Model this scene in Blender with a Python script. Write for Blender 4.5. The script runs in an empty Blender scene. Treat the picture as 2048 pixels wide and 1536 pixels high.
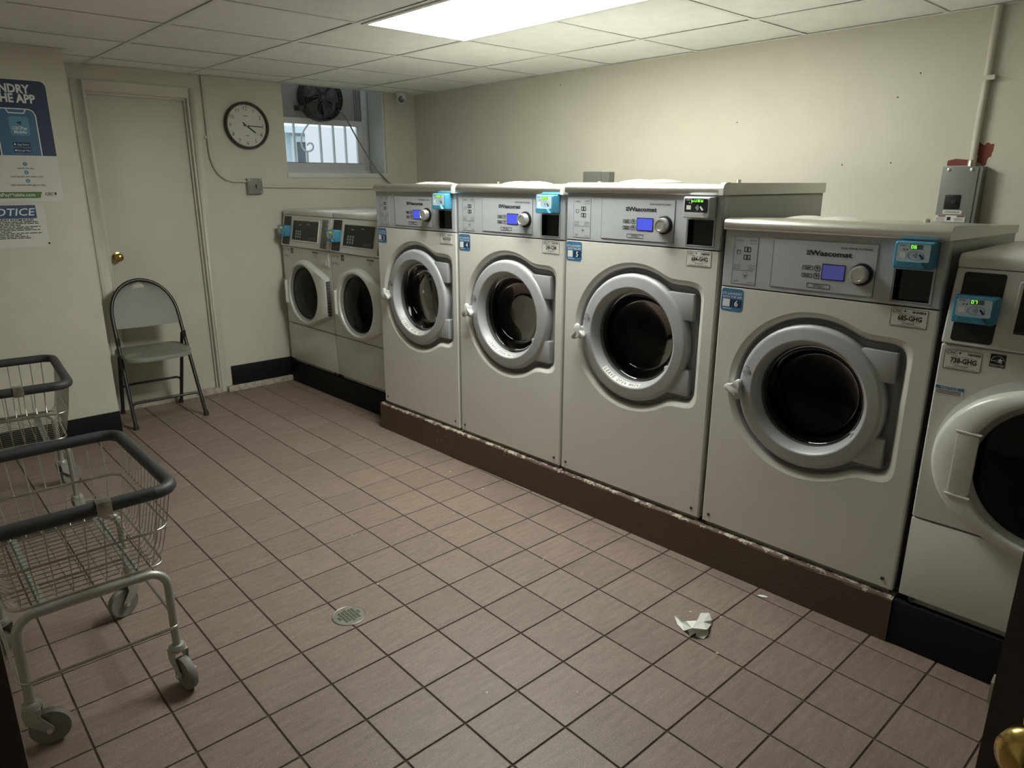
import bpy, bmesh, math, random
from mathutils import Vector, Matrix
random.seed(7)
SC = bpy.context.scene
COL = SC.collection
PI = math.pi

# ------------------------------------------------------------------ camera, world, exposure
FPX, YAW, PITCH, ROLL = 1416.206, 0.7376206, 0.2792752, 0.0025152
CAM = Vector((-0.83586, -1.34138, 1.50289))
fw = Vector((math.sin(YAW)*math.cos(PITCH), math.cos(YAW)*math.cos(PITCH), -math.sin(PITCH)))
rt0 = Vector((math.cos(YAW), -math.sin(YAW), 0)); up0 = rt0.cross(fw)
rt = math.cos(ROLL)*rt0 + math.sin(ROLL)*up0; up = -math.sin(ROLL)*rt0 + math.cos(ROLL)*up0
cd = bpy.data.cameras.new('camera'); cam = bpy.data.objects.new('camera', cd); COL.objects.link(cam)
cd.sensor_fit = 'HORIZONTAL'; cd.sensor_width = 36; cd.lens = FPX*36/2048; cd.clip_start = 0.02; cd.clip_end = 200
M3 = Matrix((rt, up, -fw)).transposed()
cam.matrix_world = Matrix.Translation(CAM) @ M3.to_4x4()
SC.camera = cam
SC.view_settings.view_transform = 'Standard'; SC.view_settings.look = 'None'
SC.view_settings.exposure = 0.76; SC.view_settings.gamma = 1; SC.view_settings.use_curve_mapping = False
W = bpy.data.worlds.new('sky'); SC.world = W; W.use_nodes = True
bg = W.node_tree.nodes['Background']; bg.inputs[0].default_value = (0.80, 0.91, 1.0, 1); bg.inputs[1].default_value = 1.0
LAMP = 17.0                                   # radiance of the fluorescent troffer lens
HC = 2.1692                                  # ceiling height
T = 0.204                                    # floor tile pitch
GX0, GY0, GP = 0.3595, 1.6661, 0.6096        # ceiling grid

# ------------------------------------------------------------------ materials
MATS = {}
def mat(name, col, rough=.5, metal=0, var=None, bump=None, emis=None, coat=0, rnd=0, spec=None):
    if name in MATS: return MATS[name]
    m = bpy.data.materials.new(name); m.use_nodes = True; nt = m.node_tree; b = nt.nodes['Principled BSDF']
    b.inputs['Base Color'].default_value = (*col, 1); b.inputs['Roughness'].default_value = rough; b.inputs['Metallic'].default_value = metal
    if spec is not None: b.inputs['Specular IOR Level'].default_value = spec
    if coat: b.inputs['Coat Weight'].default_value = coat; b.inputs['Coat Roughness'].default_value = .15
    if emis: b.inputs['Emission Color'].default_value = (*emis[0], 1); b.inputs['Emission Strength'].default_value = emis[1]
    N = nt.nodes.new; L = nt.links.new
    tc = N('ShaderNodeTexCoord') if (var or bump) else None
    if var:                                   # (scale, amount): mottled colour
        nz = N('ShaderNodeTexNoise'); nz.inputs['Scale'].default_value = var[0]; nz.inputs['Detail'].default_value = 6; L(tc.outputs['Object'], nz.inputs['Vector'])
        mr = N('ShaderNodeMapRange'); mr.inputs[1].default_value = .3; mr.inputs[2].default_value = .7; mr.inputs[3].default_value = 1-var[1]; mr.inputs[4].default_value = 1+var[1]
        L(nz.outputs['Fac'], mr.inputs[0])
        hs = N('ShaderNodeHueSaturation'); hs.inputs['Color'].default_value = (*col, 1); L(mr.outputs[0], hs.inputs['Value']); L(hs.outputs[0], b.inputs['Base Color'])
        last = mr
        if rnd:                               # each piece a slightly different tone
            oi = N('ShaderNodeObjectInfo'); r2 = N('ShaderNodeMapRange'); r2.inputs[3].default_value = 1-rnd; r2.inputs[4].default_value = 1+rnd
            L(oi.outputs['Random'], r2.inputs[0]); mu = N('ShaderNodeMath'); mu.operation = 'MULTIPLY'
            L(mr.outputs[0], mu.inputs[0]); L(r2.outputs[0], mu.inputs[1]); L(mu.outputs[0], hs.inputs['Value'])
    if bump:
        n2 = N('ShaderNodeTexNoise'); n2.inputs['Scale'].default_value = bump[0]; n2.inputs['Detail'].default_value = 4; L(tc.outputs['Object'], n2.inputs['Vector'])
        bp = N('ShaderNodeBump'); bp.inputs['Strength'].default_value = bump[1]; bp.inputs['Distance'].default_value = .004
        L(n2.outputs['Fac'], bp.inputs['Height']); L(bp.outputs[0], b.inputs['Normal'])
    MATS[name] = m; return m
def mat_glass(name, tint, gloss=1.0):
    m = bpy.data.materials.new(name); m.use_nodes = True; nt = m.node_tree; nt.nodes.clear(); N = nt.nodes.new; L = nt.links.new
    o = N('ShaderNodeOutputMaterial'); t = N('ShaderNodeBsdfTransparent'); t.inputs[0].default_value = (*tint, 1)
    g = N('ShaderNodeBsdfGlossy'); g.inputs['Roughness'].default_value = .04; g.inputs[0].default_value = (gloss, gloss, gloss, 1)
    fr = N('ShaderNodeFresnel'); fr.inputs[0].default_value = 1.45; mx = N('ShaderNodeMixShader')
    L(fr.outputs[0], mx.inputs[0]); L(t.outputs[0], mx.inputs[1]); L(g.outputs[0], mx.inputs[2]); L(mx.outputs[0], o.inputs[0])
    MATS[name] = m; return m
def mat_chipped(name, paint, under, zedge):
    """brown floor paint worn through along the top arris and in scattered scuffs"""
    m = mat(name, paint, .55, bump=(90, .35)); nt = m.node_tree; b = nt.nodes['Principled BSDF']; N = nt.nodes.new; L = nt.links.new
    tc = N('ShaderNodeTexCoord'); n = N('ShaderNodeTexNoise'); n.inputs['Scale'].default_value = 34; n.inputs['Detail'].default_value = 8; n.inputs['Roughness'].default_value = .7
    L(tc.outputs['Object'], n.inputs[0])
    sp = N('ShaderNodeSeparateXYZ'); L(tc.outputs['Object'], sp.inputs[0])
    e = N('ShaderNodeMapRange'); e.inputs[1].default_value = zedge-.022; e.inputs[2].default_value = zedge; e.inputs[3].default_value = 0; e.inputs[4].default_value = .2
    L(sp.outputs['Z'], e.inputs[0])
    n3 = N('ShaderNodeTexNoise'); n3.inputs['Scale'].default_value = 2.7; L(tc.outputs['Object'], n3.inputs[0])
    p = N('ShaderNodeMapRange'); p.inputs[1].default_value = .55; p.inputs[2].default_value = .75; p.inputs[3].default_value = 0; p.inputs[4].default_value = .10
    L(n3.outputs['Fac'], p.inputs[0])
    a1 = N('ShaderNodeMath'); a1.operation = 'ADD'; L(n.outputs['Fac'], a1.inputs[0]); L(e.outputs[0], a1.inputs[1])
    a2 = N('ShaderNodeMath'); a2.operation = 'ADD'; L(a1.outputs[0], a2.inputs[0]); L(p.outputs[0], a2.inputs[1])
    s = N('ShaderNodeMapRange'); s.inputs[1].default_value = .70; s.inputs[2].default_value = .73; L(a2.outputs[0], s.inputs[0])
    mx = N('ShaderNodeMix'); mx.data_type = 'RGBA'; mx.inputs[6].default_value = (*paint, 1); mx.inputs[7].default_value = (*under, 1)
    L(s.outputs[0], mx.inputs[0]); L(mx.outputs[2], b.inputs['Base Color']); return m

WALL = mat('cream_wall_paint', (.60, .575, .485), .65, var=(3, .035), bump=(60, .12))
PILLARM = mat('rough_cream_wall', (.60, .575, .485), .75, var=(5, .05), bump=(26, .35))
DOORW = mat('cream_door_paint', (.60, .575, .485), .45, var=(4, .03))
CEILM = mat('ceiling_panel_white', (.86, .86, .82), .85, var=(9, .04), bump=(160, .25), rnd=.03)
TBAR = mat('grid_bar_white', (.80, .80, .75), .5)
TILE = mat('brown_porcelain_tile', (.212, .160, .133), .48, var=(42, .07), bump=(200, .2), rnd=.07)
def _tile():                                    # fine pale flecks and soft streaks like the fired clay
    nt = TILE.node_tree; b = nt.nodes['Principled BSDF']; hs = [n for n in nt.nodes if n.type == 'HUE_SAT'][0]; src = hs.inputs['Value'].links[0].from_socket
    N = nt.nodes.new; L = nt.links.new; tc = [n for n in nt.nodes if n.type == 'TEX_COORD'][0]; oi = [n for n in nt.nodes if n.type == 'OBJECT_INFO'][0]
    mp = N('ShaderNodeMapping'); mp.inputs['Scale'].default_value = (9, 60, 1); ad = N('ShaderNodeVectorMath'); ad.operation = 'ADD'
    L(tc.outputs['Object'], ad.inputs[0]); L(oi.outputs['Location'], ad.inputs[1]); L(ad.outputs[0], mp.inputs[0])
    s1 = N('ShaderNodeTexNoise'); s1.inputs['Scale'].default_value = 1; s1.inputs['Detail'].default_value = 5; L(mp.outputs[0], s1.inputs[0])
    s2 = N('ShaderNodeTexNoise'); s2.inputs['Scale'].default_value = 230; s2.inputs['Detail'].default_value = 3; L(ad.outputs[0], s2.inputs[0])
    m1 = N('ShaderNodeMapRange'); m1.inputs[1].default_value = .3; m1.inputs[2].default_value = .7; m1.inputs[3].default_value = .86; m1.inputs[4].default_value = 1.14; L(s1.outputs['Fac'], m1.inputs[0])
    m2 = N('ShaderNodeMapRange'); m2.inputs[1].default_value = .55; m2.inputs[2].default_value = .72; m2.inputs[3].default_value = .94; m2.inputs[4].default_value = 1.55; L(s2.outputs['Fac'], m2.inputs[0])
    x1 = N('ShaderNodeMath'); x1.operation = 'MULTIPLY'; L(src, x1.inputs[0]); L(m1.outputs[0], x1.inputs[1])
    x2 = N('ShaderNodeMath'); x2.operation = 'MULTIPLY'; L(x1.outputs[0], x2.inputs[0]); L(m2.outputs[0], x2.inputs[1]); L(x2.outputs[0], hs.inputs['Value'])
_tile()
GROUT = mat('dark_brown_grout', (.075, .053, .041), .9, var=(20, .2))
BLACKB = mat('black_base_paint', (.006, .006, .006), .6, spec=.25)
BROWN = mat_chipped('chipped_brown_paint', (.092, .060, .043), (.44, .39, .31), .165)
WHITE = mat('appliance_white', (.67, .675, .655), .32, coat=.2)
CREAM = mat('washer_front_cream', (.665, .66, .61), .30, coat=.25, var=(2.5, .02))
SILVER = mat('silver_control_panel', (.47, .50, .53), .42, .2)
SIDE = mat('grey_cabinet_side', (.42, .43, .43), .38, .55)
STEEL = mat('brushed_steel_top', (.70, .69, .64), .34, 1.0, bump=(30, .05))
DGREY = mat('recess_dark_grey', (.10, .105, .11), .4)
MGREY = mat('recess_mid_grey', (.36, .37, .38), .45)
RINGM = mat('door_ring_grey', (.42, .435, .455), .42, .1)
LEVER = mat('lever_light_grey', (.52, .525, .52), .35)
DRUM = mat('drum_steel', (.12, .12, .12), .4, .8)
DRUMB = DRUM
GASKET = mat('black_rubber', (.02, .02, .02), .6)
BLACKP = mat('black_plastic', (.012, .012, .013), .32)
BLACKR = mat('black_recess', (.02, .02, .02), .5)
INK = mat('dark_ink', (.012, .013, .016), .6)
GINK = mat('grey_ink', (.16, .17, .18), .6)
WINK = mat('white_ink', (.78, .80, .80), .6)
LCD = mat('blue_display', (.03, .04, .25), .2, emis=((.09, .12, .85), .40))
LCDOFF = mat('dim_blue_display', (.05, .05, .22), .2, emis=((.10, .11, .42), .18))
BLUE = mat('card_reader_blue', (.052, .235, .36), .35)
FACE = mat('reader_faceplate', (.47, .58, .63), .4)
LED = mat('green_led', (.05, .3, .02), .4, emis=((.22, 1.0, .06), .95))
LEDOFF = mat('led_window', (.09, .12, .11), .3)
LEDLIT = mat('lit_led_window', (.18, .28, .05), .3, emis=((.32, .62, .05), .22))
STICK = mat('sticker_blue', (.045, .17, .33), .45)
STICKN = mat('sticker_navy', (.012, .035, .085), .45)
PAPER = mat('white_sticker', (.74, .74, .70), .5)
CHROME = mat('chrome_wire', (.50, .495, .46), .32, 1.0)
GALV = mat('silver_painted_tube', (.40, .41, .38), .45, .55)
BUMPER = mat('grey_rubber_bumper', (.040, .042, .045), .55, bump=(40, .2))
WHEELM = mat('grey_wheel', (.20, .19, .175), .6)
CHAIRP = mat('chair_grey_plastic', (.20, .205, .178), .5, bump=(200, .1))
CHAIRT = mat('chair_black_tube', (.022, .021, .020), .32)
BRASS = mat('brass', (.58, .42, .13), .2, 1.0)
DBROWN = mat('dark_brown_door_paint', (.045, .028, .020), .5, bump=(40, .15))
JAMB = mat('grey_brown_frame_paint', (.15, .128, .115), .5)
GREYBOX = mat('grey_enamel_box', (.20, .215, .195), .45)
CONDUIT = mat('painted_conduit', (.60, .575, .485), .5)
BRICKRED = mat('bare_red_primer', (.20, .055, .035), .8)
CLOCKR = mat('clock_black_rim', (.028, .028, .026), .4)
CLOCKF = mat('clock_face', (.60, .60, .53), .5)
WINF = mat('window_vinyl', (.60, .64, .64), .45)
GLASSW = mat_glass('window_glass', (.93, .95, .95))
GLASSD = mat_glass('door_glass', (.55, .55, .53), .30)
GLASSS = mat_glass('dark_door_glass', (.30, .30, .29), .45)
BOARD = mat('grey_upper_panel', (.33, .335, .32), .5)
FANM = mat('fan_dark', (.05, .05, .048), .55)
EXTW = mat('neighbour_wall', (.86, .83, .83), .8)
EXTG = mat('neighbour_trim', (.70, .80, .84), .6)
EXTP = mat('neighbour_pane', (.10, .13, .15), .2)
BARW = mat('white_bars', (.62, .68, .70), .5)
GROUND = mat('outdoor_concrete', (.45, .45, .43), .9)
TISSUE = mat('tissue_paper', (.74, .77, .73), .85)
LENS = mat('lamp_lens', (.8, .8, .75), .5, emis=((.985, 1.0, .915), LAMP))
POSTN = mat('poster_navy', (.022, .045, .10), .5)
POSTB = mat('poster_phone_blue', (.05, .15, .27), .5)
ICONB = mat('poster_icon_blue', (.10, .29, .43), .5)
POSTW = mat('poster_white', (.66, .66, .62), .6)
GREENB = mat('poster_green', (.10, .21, .055), .6)
WOODW = mat('worn_white_wood', (.42, .38, .31), .8, var=(30, .35))

# ------------------------------------------------------------------ mesh helpers
class MB:
    def __init__(s): s.v = []; s.f = []
    def add(s, vs, fs):
        o = len(s.v); s.v += [tuple(p) for p in vs]; s.f += [tuple(i+o for i in f) for f in fs]; return s
    def box(s, x0, x1, y0, y1, z0, z1):
        return s.add([(x0,y0,z0),(x1,y0,z0),(x1,y1,z0),(x0,y1,z0),(x0,y0,z1),(x1,y0,z1),(x1,y1,z1),(x0,y1,z1)],
                     [(0,3,2,1),(4,5,6,7),(0,1,5,4),(1,2,6,5),(2,3,7,6),(3,0,4,7)])
    def loft(s, loops, cap0=True, cap1=True, closed=True):
        n = len(loops[0]); vs = [p for l in loops for p in l]; fs = []
        for k in range(len(loops)-1):
            for i in range(n if closed else n-1):
                j = (i+1) % n; fs.append((k*n+i, k*n+j, (k+1)*n+j, (k+1)*n+i))
        if cap0: fs.append(tuple(range(n-1, -1, -1)))
        if cap1: fs.append(tuple((len(loops)-1)*n+i for i in range(n)))
        return s.add(vs, fs)
    def prism(s, pts, y0, y1):                    # (x,z) outline pushed along y
        return s.loft([[(x, y0, z) for x, z in pts], [(x, y1, z) for x, z in pts]])
    def prismz(s, pts, z0, z1):
        return s.loft([[(x, y, z0) for x, y in pts], [(x, y, z1) for x, y in pts]])
    def prismx(s, pts, x0, x1):                   # (y,z) outline pushed along x
        return s.loft([[(x0, y, z) for y, z in pts], [(x1, y, z) for y, z in pts]])
    def lathe(s, c, prof, seg=32, axis='y', caps=(False, False)):
        loops = []
        for r, h in prof:
            l = []
            for i in range(seg):
                a = 2*PI*i/seg; u, w = r*math.cos(a), r*math.sin(a)
                l.append((c[0]+u, c[1]+h, c[2]+w) if axis == 'y' else (c[0]+u, c[1]+w, c[2]+h) if axis == 'z' else (c[0]+h, c[1]+u, c[2]+w))
            loops.append(l)
        return s.loft(loops, caps[0], caps[1])
    def tube(s, path, r, seg=8, closed=False):
        P = [Vector(p) for p in path]; n = len(P); loops = []; ref = None
        for i in range(n):
            if closed: t = P[(i+1) % n]-P[i-1]
            else: t = P[min(i+1, n-1)]-P[max(i-1, 0)]
            t.normalize()
            if ref is None:
                ref = t.orthogonal().normalized()
            ref = (ref - t*ref.dot(t)).normalized(); b = t.cross(ref)
            rr = r[i] if isinstance(r, (list, tuple)) else r
            loops.append([tuple(P[i]+rr*(math.cos(2*PI*k/seg)*ref+math.sin(2*PI*k/seg)*b)) for k in range(seg)])
        if closed:
            loops.append(loops[0]); return s.loft(loops, False, False)
        return s.loft(loops)
    def text(s, body, size, x, z, y=0, align='C', xs=1.0, bold=0.0, shear=0.0, rot=0.0):
        cu = bpy.data.curves.new('t', 'FONT'); cu.body = body; cu.size = 1; cu.resolution_u = 2; cu.offset = bold; cu.shear = shear
        ob = bpy.data.objects.new('t', cu); me = bpy.data.meshes.new_from_object(ob)
        vs = [v.co.copy() for v in me.vertices]; fs = [tuple(p.vertices) for p in me.polygons]
        bpy.data.objects.remove(ob); bpy.data.curves.remove(cu); bpy.data.meshes.remove(me)
        if not vs: return s
        lo, hi = min(v.x for v in vs), max(v.x for v in vs)
        sh = {'C': (lo+hi)/2, 'L': lo, 'R': hi}[align]
        c, q = math.cos(rot), math.sin(rot); out = []
        for v in vs:
            a, b = (v.x-sh)*size*xs, v.y*size
            out.append((x+a*c-b*q, y, z+a*q+b*c))
        return s.add(out, fs)
    def quad(s, x0, x1, z0, z1, y): return s.add([(x0,y,z0),(x1,y,z0),(x1,y,z1),(x0,y,z1)], [(0,1,2,3)])
    def frame(s, x0, x1, z0, z1, t, y0, y1, r=.0):
        a = rrect(x0, x1, z0, z1, r); b = rrect(x0+t, x1-t, z0+t, z1-t, max(r-t, .0001 if r else 0))
        L = lambda o, y: [(p[0], y, p[1]) for p in o]
        return s.loft([L(a, y1), L(a, y0), L(b, y0), L(b, y1)], False, False)
    def build(s, name, m, parent=None, smooth=None, bevel=0, bseg=2):
        me = bpy.data.meshes.new(name); me.from_pydata(s.v, [], s.f)
        bm = bmesh.new(); bm.from_mesh(me)
        bmesh.ops.recalc_face_normals(bm, faces=bm.faces[:])
        if bevel:
            bmesh.ops.remove_doubles(bm, verts=bm.verts[:], dist=1e-6)
            es = [e for e in bm.edges if len(e.link_faces) == 2 and e.calc_face_angle(0) > .6]
            bmesh.ops.bevel(bm, geom=es, offset=bevel, segments=bseg, affect='EDGES', profile=.6, clamp_overlap=True)
            if smooth is None: smooth = 40
        bm.to_mesh(me); bm.free()
        if smooth:
            for p in me.polygons: p.use_smooth = True
            me.set_sharp_from_angle(angle=math.radians(smooth))
        me.materials.append(m)
        o = bpy.data.objects.new(name, me); COL.objects.link(o)
        if parent: o.parent = parent
        if name in ('lettering', 'print', 'keypad', 'markings', 'numerals', 'pictogram', 'lock_marks', 'led_digits'): o['kind'] = 'stuff'
        return o
def rrect(x0, x1, z0, z1, r, n=4):
    if r <= 0: return [(x0, z0), (x1, z0), (x1, z1), (x0, z1)]
    o = []
    for cx, cz, a0 in ((x1-r, z0+r, -90), (x1-r, z1-r, 0), (x0+r, z1-r, 90), (x0+r, z0+r, 180)):
        for k in range(n+1):
            a = math.radians(a0+90*k/n); o.append((cx+r*math.cos(a), cz+r*math.sin(a)))
    return o
def holed(outer, inner, y):
    """flat face between two (x,z) outlines at depth y"""
    bm = bmesh.new(); es = []
    for lp in (outer, inner):
        vs = [bm.verts.new((x, y, z)) for x, z in lp]
        for i in range(len(vs)): es.append(bm.edges.new((vs[i], vs[(i+1) % len(vs)])))
    bmesh.ops.triangle_fill(bm, use_beauty=True, use_dissolve=False, edges=es)
    bm.verts.index_update(); V = [v.co[:] for v in bm.verts]; F = [tuple(v.index for v in f.verts) for f in bm.faces]; bm.free(); return V, F
def tag(o, label=None, cat=None, group=None, kind=None):
    if label: o['label'] = label
    if cat: o['category'] = cat
    if group: o['group'] = group
    if kind: o['kind'] = kind
    return o
def empty(name, loc, rz=0):
    o = bpy.data.objects.new(name, None); COL.objects.link(o); o.location = loc; o.rotation_euler = (0, 0, rz); o.empty_display_size = .1; return o
def struct(o): o['kind'] = 'structure'; return o
def copy_tree(o, parent=None):
    c = o.copy(); COL.objects.link(c); c.parent = parent
    for ch in o.children: copy_tree(ch, c)
    return c
def project(p):
    q = Vector(p)-CAM; d = q.dot(fw)
    return None if d < .05 else (1024+FPX*q.dot(rt)/d, 768-FPX*q.dot(up)/d)

# machine row frame: s runs along the row towards the entrance, t goes back to the wall
RA = Vector((1.405, 2.343, 0)); RD = Vector((.0317, -.9995, 0)); RN = Vector((.9995, .0317, 0)); RZ = math.atan2(RD.y, RD.x)
def row(s, t, z): return RA + RD*s + RN*t + Vector((0, 0, z))
def wall_x(y): return 2.714-(2.325-y)*.0243

# ------------------------------------------------------------------ floor
floor = struct(MB().box(-1.75, 2.9, -2.5, 3.95, -.10, -.0035).build('floor', GROUT))
g = .0028
tm = MB().loft([[(x, y, z) for x, y in rrect(-T/2+g+i, T/2-g-i, -T/2+g+i, T/2-g-i, .003, 2)] for i, z in ((0, -.012), (0, -.0012), (.0014, 0))], True, True)
tile0 = None; rest = MB(); cand = []
for i in range(-8, 9):
    for j in range(-12, 19):
        cx, cy = (i+.5)*T, (j+.5)*T
        vis = False; area = 0
        pr = [project((cx+a*T/2, cy+b*T/2, 0)) for a, b in ((-1,-1),(1,-1),(1,1),(-1,1))]
        if cy > 3.86: continue
        if all(pr) and cx < 1.62:
            if any(-5 < u < 2053 and -5 < v < 1541 for u, v in pr): vis = True
        cand.append((vis, cx, cy))
for vis, cx, cy in cand:
    if vis:
        if tile0 is None: tile0 = tm.build('floor_tile', TILE, floor); o = tile0
        else: o = tile0.copy(); COL.objects.link(o)
        o.location = (cx, cy, 0); o.rotation_euler = (0, 0, random.choice((0, 0, PI)))
    else:
        n0 = len(rest.v); rest.add([(v[0]+cx, v[1]+cy, v[2]) for v in tm.v], tm.f)
tag(rest.build('floor_tiles_beyond_view', TILE, floor), kind='stuff')

# bore the drain shaft through the slab and the two tiles over it
DRX, DRY = .222, .690
def bore(o):
    cu = MB().lathe((DRX, DRY, 0), [(.052, -.094), (.052, .05)], 40, 'z', (True, True)).build('cutter', GROUT)
    md = o.modifiers.new('bore', 'BOOLEAN'); md.operation = 'DIFFERENCE'; md.solver = 'EXACT'; md.object = cu
    bpy.context.view_layer.update(); me = bpy.data.meshes.new_from_object(o.evaluated_get(bpy.context.evaluated_depsgraph_get()))
    o.modifiers.remove(md); o.data = me; m_ = cu.data; bpy.data.objects.remove(cu); bpy.data.meshes.remove(m_)
for o in [floor]+[c for c in floor.children if c.name.startswith('floor_tile') and 'beyond' not in c.name and abs(c.location.x-DRX) < .17 and abs(c.location.y-DRY) < .15]: bore(o)

# ------------------------------------------------------------------ walls
def wallbox(name, m, *boxes):
    b = MB()
    for q in boxes: b.box(*q)
    return struct(b.build(name, m))
wb = MB()
YB = 3.80
for q in ((-1.75, .318, YB, YB+.34, 0, 2.5), (.318, .962, YB, YB+.34, 2.035, 2.5), (.962, 1.600, YB, YB+.34, 0, 2.5), (1.600, 2.455, YB, YB+.34, 0, 1.545),
          (2.455, 3.0, YB, YB+.34, 0, 2.5), (1.600, 2.455, YB, YB+.34, 2.36, 2.5), (.318, .962, YB+.12, YB+.34, 0, 2.035)): wb.box(*q)
wall_back = struct(wb.build('wall_back', WALL))
wr = MB(); y0, y1 = -2.5, 4.14
wr.prismz([(wall_x(y0), y0), (wall_x(y0)+.25, y0), (wall_x(y1)+.25, y1), (wall_x(y1), y1)], 0, 2.5)
wall_right = struct(wr.build('wall_right', WALL))
wall_left = wallbox('wall_left', WALL, (-1.85, -1.70, -2.5, 3.95, 0, 2.5))
wall_front = wallbox('wall_front', WALL, (-1.75, -1.19, -2.2, -2.06, 0, 2.5), (-.30, 2.9, -2.2, -2.06, 0, 2.5), (-1.19, -.30, -2.2, -2.06, 2.05, 2.5), (-1.75, 2.9, -2.6, -2.45, 0, 2.5))
# the pier in the far left corner, rough plaster
wall_corner = struct(MB().box(-1.70, .152, 3.312, 3.82, 0, 2.4).build('wall_corner', PILLARM, bevel=.006))
struct(MB().box(-1.70, .154, 3.302, 3.32, 0, .148).build('baseboard_corner', BLACKB, bevel=.002))
struct(MB().box(1.030, 1.62, 3.778, 3.81, .042, .183).build('baseboard_back', BLACKB, bevel=.002))
tr = MB().box(.985, 1.515, 3.755, 3.81, 0, .042).build('trim_1', WOODW, bevel=.006); struct(tr)
# bare red patch above the disconnect box and a few nail holes on the right wall
pb = []
for k in range(26):
    a = 2*PI*k/26; r = 1+.25*math.sin(3*a)+.15*math.cos(7*a); pb.append((-.030+.034*r*math.cos(a), .045+.042*r*math.sin(a)))
pp = MB(); yb = -.352
pp.prismx([(yb+a, 1.575+b) for a, b in pb], wall_x(yb)-.0015, wall_x(yb)+.002)
pp.prismx([(yb+.10, 1.57), (yb+.10, 1.590), (yb+.07, 1.597), (yb+.02, 1.592), (yb-.0, 1.57)], wall_x(yb)-.0012, wall_x(yb)+.002)
pp.build('bare_patch', BRICKRED, wall_right)
nh = MB()
for y, z in ((.78, 1.80), (.2, 1.58), (-.09, 1.95), (-.02, 1.585), (-.01, 1.86), (2.1, 2.1)):
    nh.lathe((wall_x(y)-.0008, y, z), [(.0035, .0), (.0035, .003)], 8, 'x', (True, True))
nh.build('nail_hole', INK, wall_right)

# ------------------------------------------------------------------ ceiling: slab, grid bars, panels
ceil = struct(MB().box(-1.75, 2.95, -2.5, 3.80, HC+.06, HC+.12).build('ceiling', CEILM))
pn = MB().loft([[(x, y, z) for x, y in rrect(-.299+i, .299-i, -.299+i, .299-i, .0)] for i, z in ((.004, .0035), (0, .008), (0, .022))], True, True)
pan0 = None
LX0, LX1, LY0, LY1 = GX0+GP, GX0+2*GP, GY0-2*GP, GY0
for i in range(-4, 5):
    for j in range(-7, 4):
        cx, cy = GX0+(i+.5)*GP, GY0+(j+.5)*GP
        if LX0 < cx < LX1 and LY0 < cy < LY1: continue
        if cx-.3 > wall_x(cy)+.1 or cy-.3 > YB: continue
        if pan0 is None: pan0 = pn.build('ceiling_panel', CEILM, ceil); o = pan0
        else: o = pan0.copy(); COL.objects.link(o)
        sy = 1
        if cy+.3 > YB: sy = (YB-.002-(cy-.3))/.6; cy = cy-.3+.3*sy
        o.scale = (1, sy, 1)
        o.location = (cx, cy, HC+.0005); o.rotation_euler = (random.uniform(-.003, .003), random.uniform(-.003, .003), 0)
def tbar(x0, x1, y0, y1):
    b = MB().box(x0, x1, y0, y1, HC, HC+.0015)
    if x1-x0 < .1: b.box((x0+x1)/2-.001, (x0+x1)/2+.001, y0, y1, HC+.0015, HC+.03)
    else: b.box(x0, x1, (y0+y1)/2-.001, (y0+y1)/2+.001, HC+.0015, HC+.03)
    b.build('grid_bar', TBAR, ceil)
for i in range(-3, 5):
    x = GX0+i*GP
    if x < 2.7: tbar(x-.012, x+.012, -2.45, YB-.001)
for j in range(-6, 4):
    y = GY0+j*GP
    for i in range(-4, 4):
        if GY0-2*GP+.1 < y < GY0-.1 and i == 1: continue
        tbar(GX0+i*GP+.012, min(GX0+(i+1)*GP-.012, wall_x(y)+.05), y-.012, y+.012)
# wall angle round the edge of the grid
wa = MB().box(.152, 2.72, YB-.022, YB, HC, HC+.0015)
wa.prismz([(wall_x(-2.4)-.022, -2.4), (wall_x(-2.4), -2.4), (wall_x(3.8), 3.8), (wall_x(3.8)-.022, 3.8)], HC-.0005, HC+.0012)
wa.box(-1.7, .174, 3.29, 3.312, HC, HC+.0015); wa.build('wall_angle', TBAR, ceil)

# fluorescent troffer
lt = empty('ceiling_light', ((LX0+LX1)/2, (LY0+LY1)/2, HC)); tag(lt, 'long fluorescent troffer with a ribbed white lens set in the ceiling grid', 'ceiling light')
hx, hy = GP/2-.012, GP-.012
fr = MB()
for z0, z1, a, b in ((-.006, .05, 0, .022),):
    fr.box(-hx, -hx+b, -hy, hy, z0, z1); fr.box(hx-b, hx, -hy, hy, z0, z1); fr.box(-hx+b, hx-b, -hy, -hy+b, z0, z1); fr.box(-hx+b, hx-b, hy-b, hy, z0, z1)
fr.build('frame', TBAR, lt)
MB().box(-hx, hx, -hy, hy, .05, .06).build('housing', TBAR, lt)
ln = MB(); n = 44
for k in range(n):                           # prismatic ribs of the lens
    x0 = -hx+.022+(2*hx-.044)*k/n; x1 = -hx+.022+(2*hx-.044)*(k+1)/n
    ln.prism([(x0, .0035), (x0, .0), ((x0+x1)/2, -.0025), (x1, .0), (x1, .0035)], -hy+.022, hy-.022)
ln.build('lens', LENS, lt)

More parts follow.
